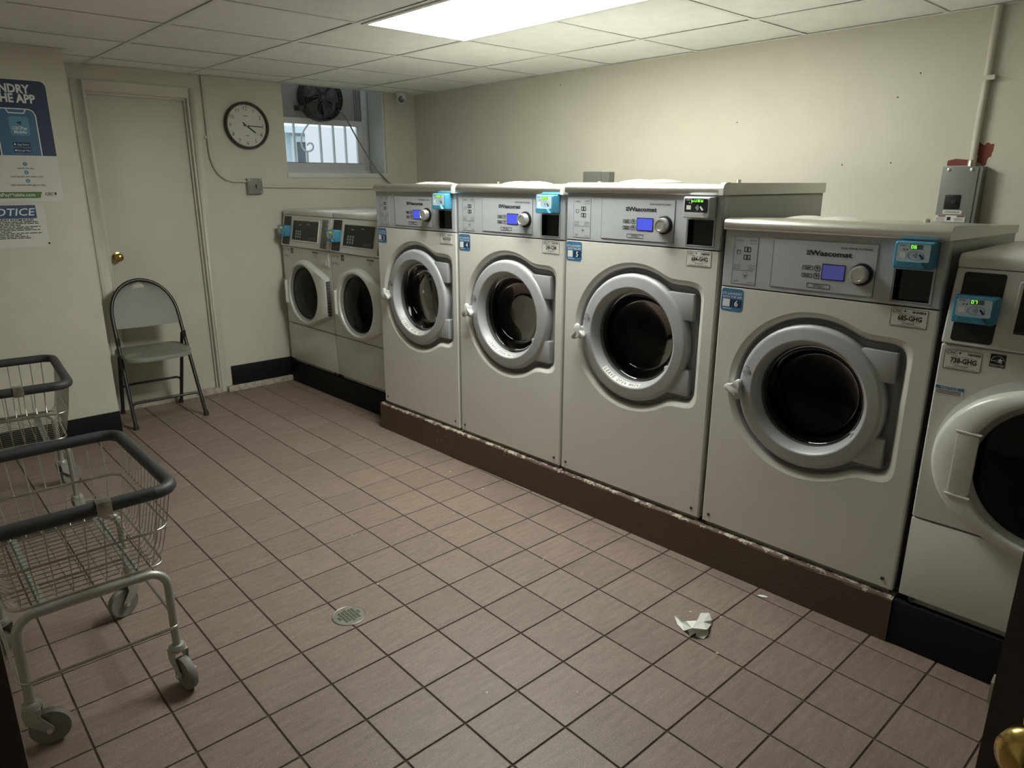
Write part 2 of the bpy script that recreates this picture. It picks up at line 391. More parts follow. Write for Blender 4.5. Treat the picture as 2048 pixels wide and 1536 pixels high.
# ------------------------------------------------------------------ back door (cream, flush) with frame
d1 = empty('door_1', (.64, YB, 0)); struct(d1)
MB().box(-.296, .296, .052, .092, .035, 2.020).build('door_panel', DOORW, d1, bevel=.002)
fr = MB()
fr.box(-.322, -.297, .0, .12, 0, 2.035); fr.box(.297, .322, .0, .12, 0, 2.035); fr.box(-.297, .297, .0, .12, 2.021, 2.036)
fr.box(.285, .297, .030, .050, 0, 2.02); fr.box(-.297, -.285, .030, .050, 0, 2.02); fr.box(-.285, .285, .030, .050, 2.008, 2.021)
fr.build('door_jamb', DOORW, d1, bevel=.002)
ca = MB().box(-.375, -.31, -.007, 0, 0, 2.085); ca.box(.310, .358, -.007, 0, 0, 2.085); ca.box(-.31, .31, -.007, 0, 2.027, 2.085)
ca.build('casing', DOORW, d1, bevel=.004)
MB().box(-.31, .31, -.02, .06, 0, .035).build('threshold', WOODW, d1, bevel=.004)
MB().lathe((-.243, .052, 1.02), [(.0, -.002), (.030, -.002), (.030, -.006), (.012, -.010), (.011, -.030), (.021, -.038), (.027, -.050), (.024, -.062), (.012, -.068), (0, -.069)], 24).build('door_knob', BRASS, d1, smooth=50)

# ------------------------------------------------------------------ window in its recess, fan, outside
wn = empty('window_1', (2.03, 4.04, 1.545)); struct(wn)
Zw = lambda z: z-1.545
fr = MB(); X0, X1 = -.43, .425
fr.box(X0, X1, -.03, .06, 0, .035)                                   # sill rail
fr.box(X0, X0+.05, .0, .06, .035, .80); fr.box(X1-.065, X1, .0, .06, .035, .80)
fr.build('window_frame', WINF, wn, bevel=.003)
sa = MB(); sz0, sz1 = Zw(1.579), Zw(1.965)
sa.box(X0+.05, X1-.065, -.012, .03, sz0, sz0+.058); sa.box(X0+.05, X1-.065, -.012, .03, sz1-.042, sz1)
sa.box(X0+.05, X0+.09, -.012, .03, sz0+.058, sz1-.042); sa.box(X1-.112, X1-.065, -.012, .03, sz0+.058, sz1-.042)
sh = sa.build('sash', WINF, wn, bevel=.003)
MB().box(X0+.085, X1-.107, .008, .011, sz0+.053, sz1-.038).build('pane', GLASSW, sh)
MB().box(X0+.05, X1-.065, .012, .03, sz1, .80).build('upper_panel', BOARD, wn)
ub = MB()
for k in range(4): ub.box(X1-.125+k*.016, X1-.117+k*.016, -.004, .012, sz1, .80)
ub.build('track', BOARD, wn)
MB().box(-.435, .43, -.225, -.03, -.003, .012).build('window_sill', WINF, wn, bevel=.003)
MB().box(-.435, .43, -.250, -.225, -.022, .014).build('sill_trim', WINF, wn, bevel=.004)
rv = MB().box(.402, .424, -.235, -.03, .0, .80); rv.build('reveal_board', WINF, wn, bevel=.002)

fan = empty('exhaust_fan', (2.005, 3.985, 1.965)); tag(fan, 'round dark exhaust fan mounted in the upper window panel', 'fan')
fc = (0, 0, .150)
MB().lathe(fc, [(.170, .05), (.172, -.035), (.164, -.045), (.158, -.035), (.158, .05)], 40).build('shroud', FANM, fan, smooth=40)
gr = MB()
for k in range(1, 9): gr.lathe(fc, [(.018*k+.002, -.040), (.018*k, -.043), (.018*k-.002, -.040), (.018*k, -.037), (.018*k+.002, -.040)], 32)
for k in range(8):
    a = PI*k/8; gr.tube([(fc[0]+.16*math.cos(a), -.041, fc[2]+.16*math.sin(a)), (fc[0]-.16*math.cos(a), -.041, fc[2]-.16*math.sin(a))], .0022, 6)
gr.build('grille', mat('fan_grille', (.10, .10, .095), .5), fan, smooth=60)
for k in range(5):
    a = 2*PI*k/5+.2; bl = []
    for r, w, tw in ((.03, .02, .02), (.09, .045, .016), (.145, .055, .010)):
        bl.append([(fc[0]+r*math.cos(a)-q*w*math.sin(a), q*tw+dy, fc[2]+r*math.sin(a)+q*w*math.cos(a)) for q, dy in ((-1, 0), (1, 0), (1, .003), (-1, .003))])
    MB().loft(bl).build('blade', mat('fan_blade', (.12, .12, .115), .4), fan)
MB().lathe(fc, [(0, -.03), (.03, -.028), (.034, .0), (.034, .05)], 20).build('hub', FANM, fan, smooth=40)
MB().box(-.20, -.155, -.03, .05, .05, .085).build('bracket', FANM, fan, bevel=.004)
MB().box(-.12, .12, .045, .055, .06, .24).build('mounting_plate', FANM, fan)
cord = MB().tube([(2.13, 3.94, 2.03), (2.16, 3.90, 1.98), (2.225, 3.86, 1.83), (2.30, 3.82, 1.68), (2.36, 3.785, 1.575), (2.43, 3.76, 1.50), (2.50, 3.72, 1.43), (2.54, 3.66, 1.33), (2.55, 3.6, 1.2)], .0055, 8).build('power_cord', mat('cord_grey', (.22, .22, .20), .6), smooth=60)
tag(cord, 'grey power cord hanging from the fan across the window', 'cord')

bars = empty('window_grille', (2.03, 4.30, 1.45)); tag(bars, 'white metal security bars with a scroll outside the window', 'window bars')
for x in (-.46, -.346, -.232, -.116, .114, .233, .346, .46):
    MB().box(x-.0085, x+.0085, -.0085, .0085, -.10, 1.0).build('bar', BARW, bars)
MB().box(-.7, .55, -.008, .008, .06, .08).build('rail', BARW, bars)
sc = [(.050, .56), (.018, .494), (-.012, .462), (-.034, .432), (-.052, .392), (-.058, .350), (-.051, .312), (-.033, .289), (-.008, .280), (.022, .286), (.043, .304), (.047, .326), (.036, .344), (.018, .348), (.001, .340), (-.009, .328)]
MB().box(-.022, -.006, -.0085, .0085, -.10, .275).build('bar', BARW, bars)
MB().tube([(a, 0, b) for a, b in sc], .0075, 8).build('scroll', BARW, bars, smooth=60)
tag(MB().box(-2, 12, 4.15, 16, 1.30, 1.36).build('ground_outside', GROUND), None, None, None, 'structure')
nb = empty('neighbour_building', (3.4, 7.6, 1.36)); tag(nb, 'pale building wall with a window seen outside through the glass', 'building')
MB().box(-.16, 4.5, -.9, -.86, 0, .75).build('wall', EXTW, nb)
MB().box(-3.0, .9, .1, 1.5, 0, .80).build('side_wall', EXTG, nb)
MB().box(-3.0, .6, -.12, .12, .72, .80).build('eave', EXTG, nb)
w1 = MB().frame(.10, .62, .0, .69, .07, .04, .10).build('window', EXTG, nb); MB().box(.17, .55, .075, .101, .07, .62).build('pane', EXTP, w1)

# ------------------------------------------------------------------ plinths
def plinth(name, s0, s1, t0, t1, h, m, label, bev):
    e = row(s0, t0, 0); L = s1-s0; D = t1-t0; b = MB()
    if bev:                                 # worn arris: many stations with a wandering chipped edge
        loops = []; n = 60
        for k in range(n+1):
            x = L*k/n; a = .010+random.uniform(-.004, .004); c = .006+random.uniform(-.003, .006)
            loops.append([(x, 0, 0), (x, 0, h-a), (x, c*.4, h-a*.4), (x, c+.006, h), (x, D, h), (x, D, 0)])
        b.loft(loops)
    else: b.box(0, L, 0, D, 0, h)
    o = b.build(name, m, None, bevel=0 if bev else .004); o.location = e; o.rotation_euler = (0, 0, RZ); return tag(o, label, 'plinth')
plinth('machine_plinth', -.012, 3.005, 0, .95, .165, BROWN, 'brown painted concrete plinth with chipped edge under the large washers', True)
plinth('machine_plinth', -1.457, -.014, .125, .95, .162, BLACKB, 'black plinth under the two small washers in the corner', False)
plinth('machine_plinth', 3.007, 4.38, .005, .95, .162, BLACKB, 'black plinth beside the brown one, under the washer next to the brown door', False)

# ------------------------------------------------------------------ shared machine bits
def sticker_text(parent, lines, y, m, name='lettering'):
    b = MB()
    for a in lines: b.text(*a[:4], y=y, **a[4])
    return b.build(name, m, parent)
def id_tag(parent, x0, z1, code, w=.108, h=.060, y=-.0006):
    z0 = z1-h
    o = MB().prism(rrect(x0, x0+w, z0, z1, .006), y, y+.0006).build('id_tag', PAPER, parent)
    b = MB().frame(x0+.0012, x0+w-.0012, z0+.0012, z1-.0012, .0013, y-.0003, y, .005)
    b.text('CSC', .0115, x0+.006, z1-.0135, y=y-.0004, align='L', xs=1.25, bold=.02, shear=.2)
    b.prism([(x0+.039, z1-.007), (x0+.044, z1-.006), (x0+.043, z1-.011), (x0+.040, z1-.013)], y-.0004, y)
    b.text('SERVICEWORKS', .0042, x0+.006, z1-.0185, y=y-.0004, align='L')
    q = random.Random(code); x = x0+.062
    while x < x0+w-.008:
        a = q.choice((.0012, .0018, .0026)); b.quad(x, x+a, z1-.0135, z1-.0065, y-.0004); x += a+q.choice((.0011, .0016))
    b.text(code, .0215, x0+w*.53, z0+.0225, y=y-.0004, bold=.03, xs=.80)
    b.text('1-877-264-6622', .0060, x0+w/2, z0+.0115, y=y-.0004, bold=.012)
    for z, a, c in ((z0+.0405, .22, .80), (z0+.0185, .22, .40), (z0+.0185, .60, .80), (z0+.0072, .12, .86), (z0+.0038, .06, .93)): b.quad(x0+w*a, x0+w*c, z, z+.0008, y-.0004)
    b.build('lettering', INK, o); return o
def number_sticker(parent, x0, z1, num, w=.088, h=.083, y=-.0006, r=.012):
    z0 = z1-h
    o = MB().prism(rrect(x0, x0+w, z0, z1, r), y, y+.0006).build('number_sticker', STICK, parent)
    MB().quad(x0+.038, x0+w-.005, z0+.016, z0+.044, y-.0003).build('number_field', STICKN, o)
    b = MB().text('DO LAUNDRY', .0125, x0+w/2, z1-.0225, y=y-.0005, bold=.01).text('WITH THE APP', .0115, x0+w/2, z1-.0345, y=y-.0005, bold=.01)
    b.text(num, .030, x0+w*.70, z0+.0195, y=y-.0005, bold=.02)
    b.quad(x0+.008, x0+.036, z0+.016, z0+.044, y-.0005)                      # the code itself is left out
    b.quad(x0+.01, x0+w*.5, z0+.0085, z0+.011, y-.0005)
    b.build('lettering', WINK, o); return o
def seven(b, ch, x, z, w, h, y):
    t = w*.24; hw = h/2; SEG = {'0': 'abcdef', '6': 'acdefg', '7': 'abc', '1': 'bc', '3': 'abgcd', '2': 'abged', '5': 'afgcd', 'b': 'cdefg', 'U': 'bcdef', 'S': 'afgcd', 'Y': 'bcdfg', '8': 'abcdefg'}[ch]
    R = {'a': (0, w, h-t, h), 'd': (0, w, 0, t), 'g': (0, w, hw-t/2, hw+t/2), 'f': (0, t, hw, h), 'e': (0, t, 0, hw), 'b': (w-t, w, hw, h), 'c': (w-t, w, 0, hw)}
    for q in SEG: a = R[q]; b.quad(x+a[0], x+a[1], z+a[2], z+a[3], y)
def card_reader(parent, x0, z0, w, h, led, yf=0.0, style='blue', proud=.046):
    """contactless pay terminal; its front is at yf-proud"""
    ys = yf-proud; bodym = BLUE if style == 'blue' else SILVER
    b = MB().loft([[(x, y, z) for x, z in rrect(x0+i, x0+w-i, z0+i, z0+h-i, .006)] for i, y in ((0, yf+.004), (0, ys+.008), (.004, ys+.001), (.008, ys))])
    o = b.build('card_reader', bodym, parent, smooth=40)
    sh = MB().loft([[(x, ys+dy, z) for x, z in ((x0+.012+i, z0+.004), (x0+w-.012-i, z0+.004), (x0+w-.026-i, z0+h*.27), (x0+.018+i, z0+h*.27))] for i, dy in ((0, 0), (.003, -.012))])
    sh.build('card_slot', bodym if style == 'blue' else LEVER, o)
    MB().prism(rrect(x0+.010, x0+w-.010, z0+h*.27, z0+h-.007, .005), ys-.0012, ys+.001).build('faceplate', FACE if style == 'blue' else BLACKP, o)
    lx0, lx1, lz0, lz1 = x0+w*.40, x0+w*.72, z0+h*.73, z0+h*.90
    if style != 'blue': lx0, lx1 = x0+w*.30, x0+w*.80
    MB().quad(lx0, lx1, lz0, lz1, ys-.0015).build('led_window', LEDLIT if led in ('256', '') else (LEDOFF if style == 'blue' else BLACKP), o)
    q = MB(); cw = (lx1-lx0)/(4.4 if len(led) > 3 else 4.0)
    for k, ch in enumerate(led): seven(q, ch, lx0+.003+k*cw, lz0+.002, cw*.72, lz1-lz0-.004, ys-.0018)
    q.build('led_digits', LED, o)
    k = MB().text('CSC', .009, x0+w*.14, z0+h*.82, y=ys-.0016, align='L', xs=1.1, shear=.2, bold=.01)
    for dx, dz in ((.26, .71), (.34, .71)): k.lathe((x0+w*dx, ys-.0016, z0+h*dz), [(0, 0), (.0022, 0)], 10)
    cx, cz, rx, rz = x0+w*.57, z0+h*.50, w*.20, h*.165
    if style == 'blue':
        lp = [[(cx+r*rx*math.cos(a*PI/16), ys-.0015, cz+r*rz*math.sin(a*PI/16)) for a in range(32)] for r in (1, .94)]; k.loft(lp, False, False)
    for n in range(4):
        r = .0035+.0036*n; arc = [(cx-rx*.5+r*math.cos(math.radians(a)), cz+r*math.sin(math.radians(a))) for a in range(-45, 46, 15)]
        for i in range(len(arc)-1):
            (a, c), (d, e) = arc[i], arc[i+1]; k.add([(a-.0006, ys-.0016, c), (a+.0006, ys-.0016, c), (d+.0006, ys-.0016, e), (d-.0006, ys-.0016, e)], [(0, 1, 2, 3)])
    k.prism([(cx+rx*.35, cz+.002), (cx+rx*.5, cz+.006), (cx+rx*1.05, cz-.006), (cx+rx*.8, cz-.011)], ys-.0016, ys-.0012)
    k.build('markings', STICKN if style == 'blue' else WINK, o)
    MB().quad(x0+w*.16, x0+w*.32, z0+h*.40, z0+h*.60, ys-.0015).build('code_field', PAPER, o)
    return o

def door_outline(k, off, n=168):
    """circle with the squared hinge lobe on the right, star-shaped about the door centre"""
    r, lx, zt, zb = .280*k+off, .292*k+off, .232*k+off, -.212*k-off; o = []
    for i in range(n):
        a = 2*PI*i/n; c, s_ = math.cos(a), math.sin(a); q = r
        if c > .05:
            lim = lx/c
            lim = min(lim, zt/s_) if s_ > 1e-6 else (min(lim, zb/s_) if s_ < -1e-6 else lim)
            q = max(r, lim)
        o.append(q)
    for _ in range(2): o = [(o[i-2]+o[i-1]+o[i]*2+o[(i+1) % n]+o[(i+2) % n])/6 for i in range(n)]
    return [(o[i]*math.cos(2*PI*i/n), o[i]*math.sin(2*PI*i/n)) for i in range(n)]

def dispenser_lids(parent, xs, y, z, r, h):
    for x in xs:
        MB().lathe((x, y, z), [(r, -.002), (r, .004), (r*.85, h*.45), (r*.6, h*.75), (r*.3, h*.95), (.002, h)], 28, 'z').build('dispenser_lid', mat('lid_white', (.62, .62, .58), .35), parent, smooth=50)

def big_washer(s0, w, k, cz, pz0, pz1, num, code, model, led, depth, lcd, rstyle, leave_open, label, off=.018):
    ZB = .165; e = empty('commercial_washer', row(s0, off, ZB), RZ); tag(e, label, 'washing machine', 'large washers on the brown plinth')
    z = lambda q: q-ZB; cx = w/2; cz = z(cz); P0, P1 = z(pz0), z(pz1)
    # cabinet shell, open at the front
    c = MB(); t = .006; a0, a1 = .004, w-.004
    c.box(a0, a0+t, .02, depth, .02, P1); c.box(a1-t, a1, .02, depth, .02, P1); c.box(a0, a1, depth-t, depth, .02, P1); c.box(a0, a1, .06, depth, .02, .03); c.box(a0, a1, .02, depth, P1-.006, P1)
    c.build('cabinet', SIDE, e)
    MB().box(.012, w-.012, .012, depth-.02, 0, .022).build('base_frame', mat('base_steel', (.28, .27, .25), .5, .4), e)
    # front panel with the shaped opening
    lip = [(cx+x, cz+q) for x, q in door_outline(k, .020)]; mid = [(cx+x, cz+q) for x, q in door_outline(k, .008)]; inn = [(cx+x, cz+q) for x, q in door_outline(k, .0)]
    z0, z1 = .016, P0-.003
    f = MB(); f.add(*holed(rrect(.006, w-.006, z0+.004, z1-.002, 0), lip, 0.0))
    L = lambda o, y: [(x, y, q) for x, q in o]
    f.loft([L(lip, 0), L(mid, .004), L(inn, .014), L(inn, .022)], False, False)
    f.loft([L(rrect(.006, w-.006, z0+.004, z1-.002, 0), 0), L(rrect(.001, w-.001, z0, z1, 0), .005), L(rrect(.001, w-.001, z0, z1, 0), .03)], False, False)
    f.build('front_panel', CREAM, e, smooth=35)
    sc = lambda q: [(cx+x, cz+y_) for x, y_ in door_outline(k, q)]
    r = MB(); r.loft([L(sc(.0), .020), L(sc(-.004), .024), L(sc(-.006), .04)], False, False); r.build('recess_edge', MGREY, e, smooth=40)
    r = MB(); r.loft([L(sc(-.006), .038), L(sc(-.012), .034), L(sc(-.020), .040), L(sc(-.026), .036)], False, False)
    n = 168; r.loft([L(sc(-.026), .036), [(cx+.20*k*math.cos(2*PI*i/n), .05, cz+.20*k*math.sin(2*PI*i/n)) for i in range(n)]], False, False); r.build('recess_bowl', MGREY, e, smooth=40)
    # drum
    MB().lathe((cx, 0, cz), [(.172*k, .058), (.21*k, .062), (.235*k, .078), (.235*k, .50)], 48).build('drum', DRUM, e, smooth=50)
    db = MB().lathe((cx, 0, cz), [(.235*k, .50), (.12, .49), (.05, .46), (.002, .455)], 32); db.build('drum_back', DRUMB, e, smooth=50)
    # door
    dr = MB().lathe((cx, 0, cz), [(.250*k, .044), (.256*k, .036), (.256*k, .008), (.2535*k, .001), (.248*k, -.0045), (.2425*k, -.0062), (.2405*k, -.0066), (.236*k, -.0071), (.212*k, -.0099), (.2065*k, -.0105), (.2045*k, -.0106), (.201*k, -.0095), (.1975*k, -.005), (.1865*k, .018), (.182*k, .030), (.181*k, .05)], 96)
    door = dr.build('door', RINGM, e, smooth=40)
    for h0, h1 in ((.105, .205), (-.185, -.085)):
        hp = [(cx+.170*k, cz+h0*k), (cx+.268*k, cz+h0*k), (cx+.268*k, cz+h1*k), (cx+.158*k, cz+h1*k)]
        MB().prism(hp, .002, .04).build('hinge', RINGM, door, bevel=.004)
    MB().lathe((cx, 0, cz), [(.1825*k, .034), (.1815*k, .052), (.170*k, .060)], 48).build('gasket', GASKET, door, smooth=40)
    MB().lathe((cx, 0, cz), [(.182*k, .030), (.174*k, .033), (.166*k, .046), (.156*k, .075), (.147*k, .096), (.135*k, .104), (.08*k, .110), (.001, .112)], 64).build('glass', GLASSD, door, smooth=60)
    hx, hz = cx-.254*k, cz-.012; hp = []; th0 = math.radians(180 if pz1 < 1.4 else 218)
    for q in range(42):
        a = 2*PI*q/42; rr = .0215+.0215*((1+math.cos(3*(a-th0)))/2)**1.25; hp.append((hx+rr*math.cos(a), hz+rr*math.sin(a)))
    MB().loft([[(hx+(a-hx)*q, y, hz+(b-hz)*q) for a, b in hp] for q, y in ((.62, .006), (.66, -.018), (.96, -.024), (1, -.030), (.97, -.037), (.84, -.041))]).build('handle', LEVER, door, bevel=0, smooth=50)
    ic = MB(); ya = -.0102; ix, iz = cx-.228*k, cz+.055
    for dx, dz in ((-.010, 0), (.014, -.003)):
        ic.frame(ix+dx-.0065, ix+dx+.0065, iz+dz-.007, iz+dz+.003, .0012, ya-.0004, ya, .002)
        ic.tube([(ix+dx+.0045*math.cos(math.radians(a)), ya, iz+dz+.003+.006*math.sin(math.radians(a))) for a in range(0 if dx > 0 else 40, 190, 25)], .0006, 4)
        ic.lathe((ix+dx, ya-.0004, iz+dz-.002), [(0, 0), (.0017, 0)], 8)
    ic.tube([(ix+.002+.012*math.cos(math.radians(a)), ya, iz+.010+.008*math.sin(math.radians(a))) for a in range(20, 165, 18)], .0008, 4)
    ic.build('lock_marks', INK, door)
    if leave_open:
        st = MB(); tx = MB(); ra, rb = .1872*k, .1985*k
        for i in range(20):
            a, b = [math.radians(-133+58*q/20) for q in (i, i+1)]
            st.add([(cx+ra*math.cos(a), .0150, cz+ra*math.sin(a)), (cx+rb*math.cos(a), -.0082, cz+rb*math.sin(a)), (cx+rb*math.cos(b), -.0082, cz+rb*math.sin(b)), (cx+ra*math.cos(b), .0150, cz+ra*math.sin(b))], [(0, 1, 2, 3)])
        so = st.build('door_sticker', PAPER, door)
        msg = 'LEAVE OPEN WHEN'
        for i, ch in enumerate(msg):
            if ch == ' ': continue
            a = math.radians(-130+52*i/(len(msg)-1)); n0 = len(tx.v)
            tx.text(ch, .0135, 0, 0, y=0, bold=.02)
            rm = .1885*k
            for q in range(n0, len(tx.v)):      # lay the letter on the sloping rim
                x_, _, z_ = tx.v[q]; rr = rm+.0 + (.0095-z_)*.82; th = a + x_/rm
                tt = (rr-ra)/(rb-ra); tx.v[q] = (cx+rr*math.cos(th), .0150-.0232*tt-.0008, cz+rr*math.sin(th))
        tx.build('lettering', INK, so)
    # control panel with the coin-box recess
    cw = w/.725; X = lambda q: q*cw; zz = lambda q: P0+(q-1.135)*(P1-P0)/.200
    rx0, rx1, rz0, rz1 = X(.588), X(.692), zz(1.150), zz(1.245)
    p = MB(); oo = rrect(.005, w-.005, P0+.002, P1, 0); ii = rrect(rx0, rx1, rz0, rz1, 0)
    p.add(*holed(oo, ii, 0)); p.loft([L(oo, 0), L(rrect(.001, w-.001, P0, P1, 0), .005), L(rrect(.001, w-.001, P0, P1, 0), .03)], False, False)
    pan = p.build('control_panel', SILVER, e)
    MB().loft([L(ii, 0), L(ii, .06)], False, True).build('coin_recess', BLACKR, pan)
    MB().box(rx0+.012, rx1-.002, .02, .05, rz0+.002, rz1-.002).build('coin_box', BLACKP, pan)
    MB().frame(X(.583), X(.700), zz(1.146), zz(1.329), .0016, -.0012, 0).build('recess_trim', GINK, pan)
    # inner plate
    ip = MB().box(X(.190), X(.530), -.0022, 0, zz(1.152), zz(1.313)).build('control_plate', SILVER, pan)
    MB().frame(X(.189), X(.531), zz(1.151), zz(1.314), .0015, -.0024, 0).build('plate_outline', GINK, ip)
    b = MB().text('Wascomat', .0225, X(.386), zz(1.268), y=-.003, xs=1.36, bold=.036)
    lx = X(.386)-.080
    for i in range(2):
        for j in range(2):
            b.prism([(lx+i*.0075, zz(1.268)+j*.0085), (lx+i*.0075+.0058, zz(1.268)+j*.0085), (lx+i*.0075+.0058, zz(1.268)+j*.0085+.0068), (lx+i*.0075+.003, zz(1.268)+j*.0085+.0035), (lx+i*.0075, zz(1.268)+j*.0085+.0068)], -.003, -.0022)
    b.text('PUSH KNOB TO START', .0090, X(.466), zz(1.293), y=-.003, xs=1.05, bold=.012)
    b.text(model, .0118, X(.357), zz(1.1645), y=-.003, bold=.008)
    b.frame(X(.318), X(.396), zz(1.161), zz(1.1765), .0012, -.003, -.0022, .003)
    for bz in (1.226, 1.201):
        b.frame(X(.297), X(.333), zz(bz-.0065), zz(bz+.0065), .0012, -.003, -.0022, .003)
        b.quad(X(.303), X(.327), zz(bz), zz(bz+.0022), -.003); b.quad(X(.306), X(.324), zz(bz-.004), zz(bz-.002), -.003)
        b.frame(X(.338), X(.357), zz(bz-.0085), zz(bz+.0095), .0014, -.003, -.0022, .005)
        b.prism([(X(.343), zz(bz+.004)), (X(.352), zz(bz+.004)), (X(.3475), zz(bz-.005))], -.003, -.0022)
    b.build('lettering', INK, ip)
    dsp = MB().prism(rrect(X(.363), X(.439), zz(1.191), zz(1.2425), .002), -.0035, 0).build('display', BLACKP, ip)
    MB().quad(X(.366), X(.436), zz(1.194), zz(1.2395), -.0038).build('screen', lcd, dsp)
    kc = (X(.489), 0, zz(1.2185))
    kb = MB().lathe(kc, [(.036, 0), (.036, -.008), (.031, -.011), (.02, -.011)], 32).build('knob_base', BLACKP, ip, smooth=40)
    MB().lathe(kc, [(.028, -.008), (.027, -.032), (.0255, -.036), (.019, -.037), (.018, -.0355), (.001, -.0355)], 36).build('knob', mat('knob_silver', (.60, .60, .58), .28, .7), ip, smooth=35)
    # instruction sheet
    sh = MB().box(X(.040), X(.132), -.0008, 0, zz(1.147), zz(1.312)).build('instruction_sheet', mat('sheet_grey', (.42, .45, .47), .5, .1), pan)
    b = MB().frame(X(.040), X(.132), zz(1.147), zz(1.312), .0010, -.0012, -.0008)
    for a, c_, q in ((.05, .075, 1.300), (.05, .075, 1.296), (.10, .126, 1.302), (.10, .126, 1.298), (.10, .126, 1.290), (.045, .072, 1.213), (.045, .072, 1.207), (.045, .072, 1.201), (.10, .127, 1.213), (.10, .127, 1.206), (.10, .127, 1.200), (.045, .125, 1.195), (.05, .07, 1.158), (.05, .066, 1.154), (.1, .126, 1.154)):
        b.quad(X(a), X(c_), zz(q), zz(q+.0015), -.0013)
    b.lathe((X(.092), -.0013, zz(1.178)), [(.012, 0), (.0112, 0)], 24); b.prism([(X(.084), zz(1.181)), (X(.099), zz(1.182)), (X(.095), zz(1.174)), (X(.090), zz(1.172))], -.0014, -.001)
    b.build('print', GINK, sh)
    b = MB()
    for q in (1.270, 1.243):
        for a in (.081, .094): b.frame(X(a), X(a+.012), zz(q-.009), zz(q+.008), .0024, -.0015, -.0008)
    b.frame(X(.054), X(.068), zz(1.252), zz(1.266), .0008, -.0015, -.0008); b.build('pictogram', INK, sh)
    card_reader(pan, X(.588), zz(1.252), X(.110), .080 if w < .74 else .076, led, 0, rstyle)
    # steel top with rolled front edge
    drop = .028 if pz1 < 1.4 else 0; tz = lambda y: P1+.043-drop*y/depth
    pr = [(-.010, P1+.001), (-.014, P1+.006), (-.014, P1+.022), (-.008, P1+.034), (.004, P1+.041), (.03, P1+.043), (depth+.012, P1+.043-drop), (depth+.012, P1-.012 if drop else P1+.001)]
    top = MB().prismx(pr, 0, w).build('top_cover', STEEL, e, smooth=50)
    if pz1 > 1.4:
        MB().prismx([(-.016, P1), (-.016, P1+.024), (-.009, P1+.037), (.005, P1+.0445), (.03, P1+.0455), (.03, P1)], w-.016, w+.002).build('end_cap', mat('cap_white', (.68, .67, .62), .4), top)
    dispenser_lids(top, (w*.26, w*.42), .25, tz(.25)-.002, .085, .015)
    for bx, by in ((w*.70, .50),): MB().lathe((bx, by, tz(by)-.001), [(.011, 0), (.011, .012), (.008, .015), (.001, .015)], 10, 'z').build('bolt', STEEL, top)
    number_sticker(e, .006, P0-.008, num); id_tag(e, X(.591), P0-.006, code)
    for bx in (.030, w-.035): MB().lathe((bx, 0, .050), [(.001, -.003), (.0055, -.003), (.0065, .0)], 12).build('bolt', mat('bolt_dark', (.06, .055, .05), .5, .5), e)
    return e

big_washer(.022, .722, 1.05, .868, 1.247, 1.442, '3', '462-DGP', 'W745cc', '256', .84, LCD, 'blue', True, 'large white washer with number 3 sticker, next to the two small washers')
big_washer(.760, .728, 1.05, .868, 1.251, 1.446, '4', '248-CSM', 'W745cc', '256', .84, LCD, 'blue', True, 'large white washer with number 4 sticker and tag 248-CSM')
big_washer(1.498, .755, 1.05, .871, 1.258, 1.455, '5', '684-GHG', 'W745cc', 'bUSY', .84, LCD, 'dark', True, 'large white washer with number 5 sticker and black busy card reader')
big_washer(2.268, .727, 1.0, .779, 1.135, 1.337, '6', '685-GHG', 'W730cc', '06', .80, LCDOFF, 'blue', False, 'shorter white washer with number 6 sticker and dim display')

# ------------------------------------------------------------------ small front loaders
def hull_outline(k, n=120):
    pts = []
    for i in range(90): a = 2*PI*i/90; pts.append((.238*math.cos(a), .238*math.sin(a)))
    pts += [(.312, .138), (.312, -.135)]
    for i in range(40): a = math.radians(90+180*i/39); pts.append((-.045+.243*math.cos(a), .222*math.sin(a)))
    o = []
    for i in range(n):                       # support of the convex hull along each ray
        a = 2*PI*i/n; best = 0
        o.append(a)
    P = sorted(set((round(x, 5), round(y, 5)) for x, y in pts)); lo = []; hi = []
    cr = lambda p, q, r: (q[0]-p[0])*(r[1]-p[1])-(q[1]-p[1])*(r[0]-p[0])
    for p in P:
        while len(lo) > 1 and cr(lo[-2], lo[-1], p) <= 0: lo.pop()
        lo.append(p)
    for p in reversed(P):
        while len(hi) > 1 and cr(hi[-2], hi[-1], p) <= 0: hi.pop()
        hi.append(p)
    H = lo[:-1]+hi[:-1]; out = []
    for a in o:
        dx, dy = math.cos(a), math.sin(a); best = .2
        for i in range(len(H)):
            (x0, y0), (x1, y1) = H[i], H[(i+1) % len(H)]; ex, ey = x1-x0, y1-y0; den = dx*ey-dy*ex
            if abs(den) < 1e-9: continue
            t = (x0*ey-y0*ex)/den; u = (x0*dy-y0*dx)/den
            if t > 0 and -1e-6 <= u <= 1+1e-6: best = max(best, t)
        out.append(best)
    return [(out[i]*math.cos(o[i]), out[i]*math.sin(o[i])) for i in range(n)]
HULL = hull_outline(1)
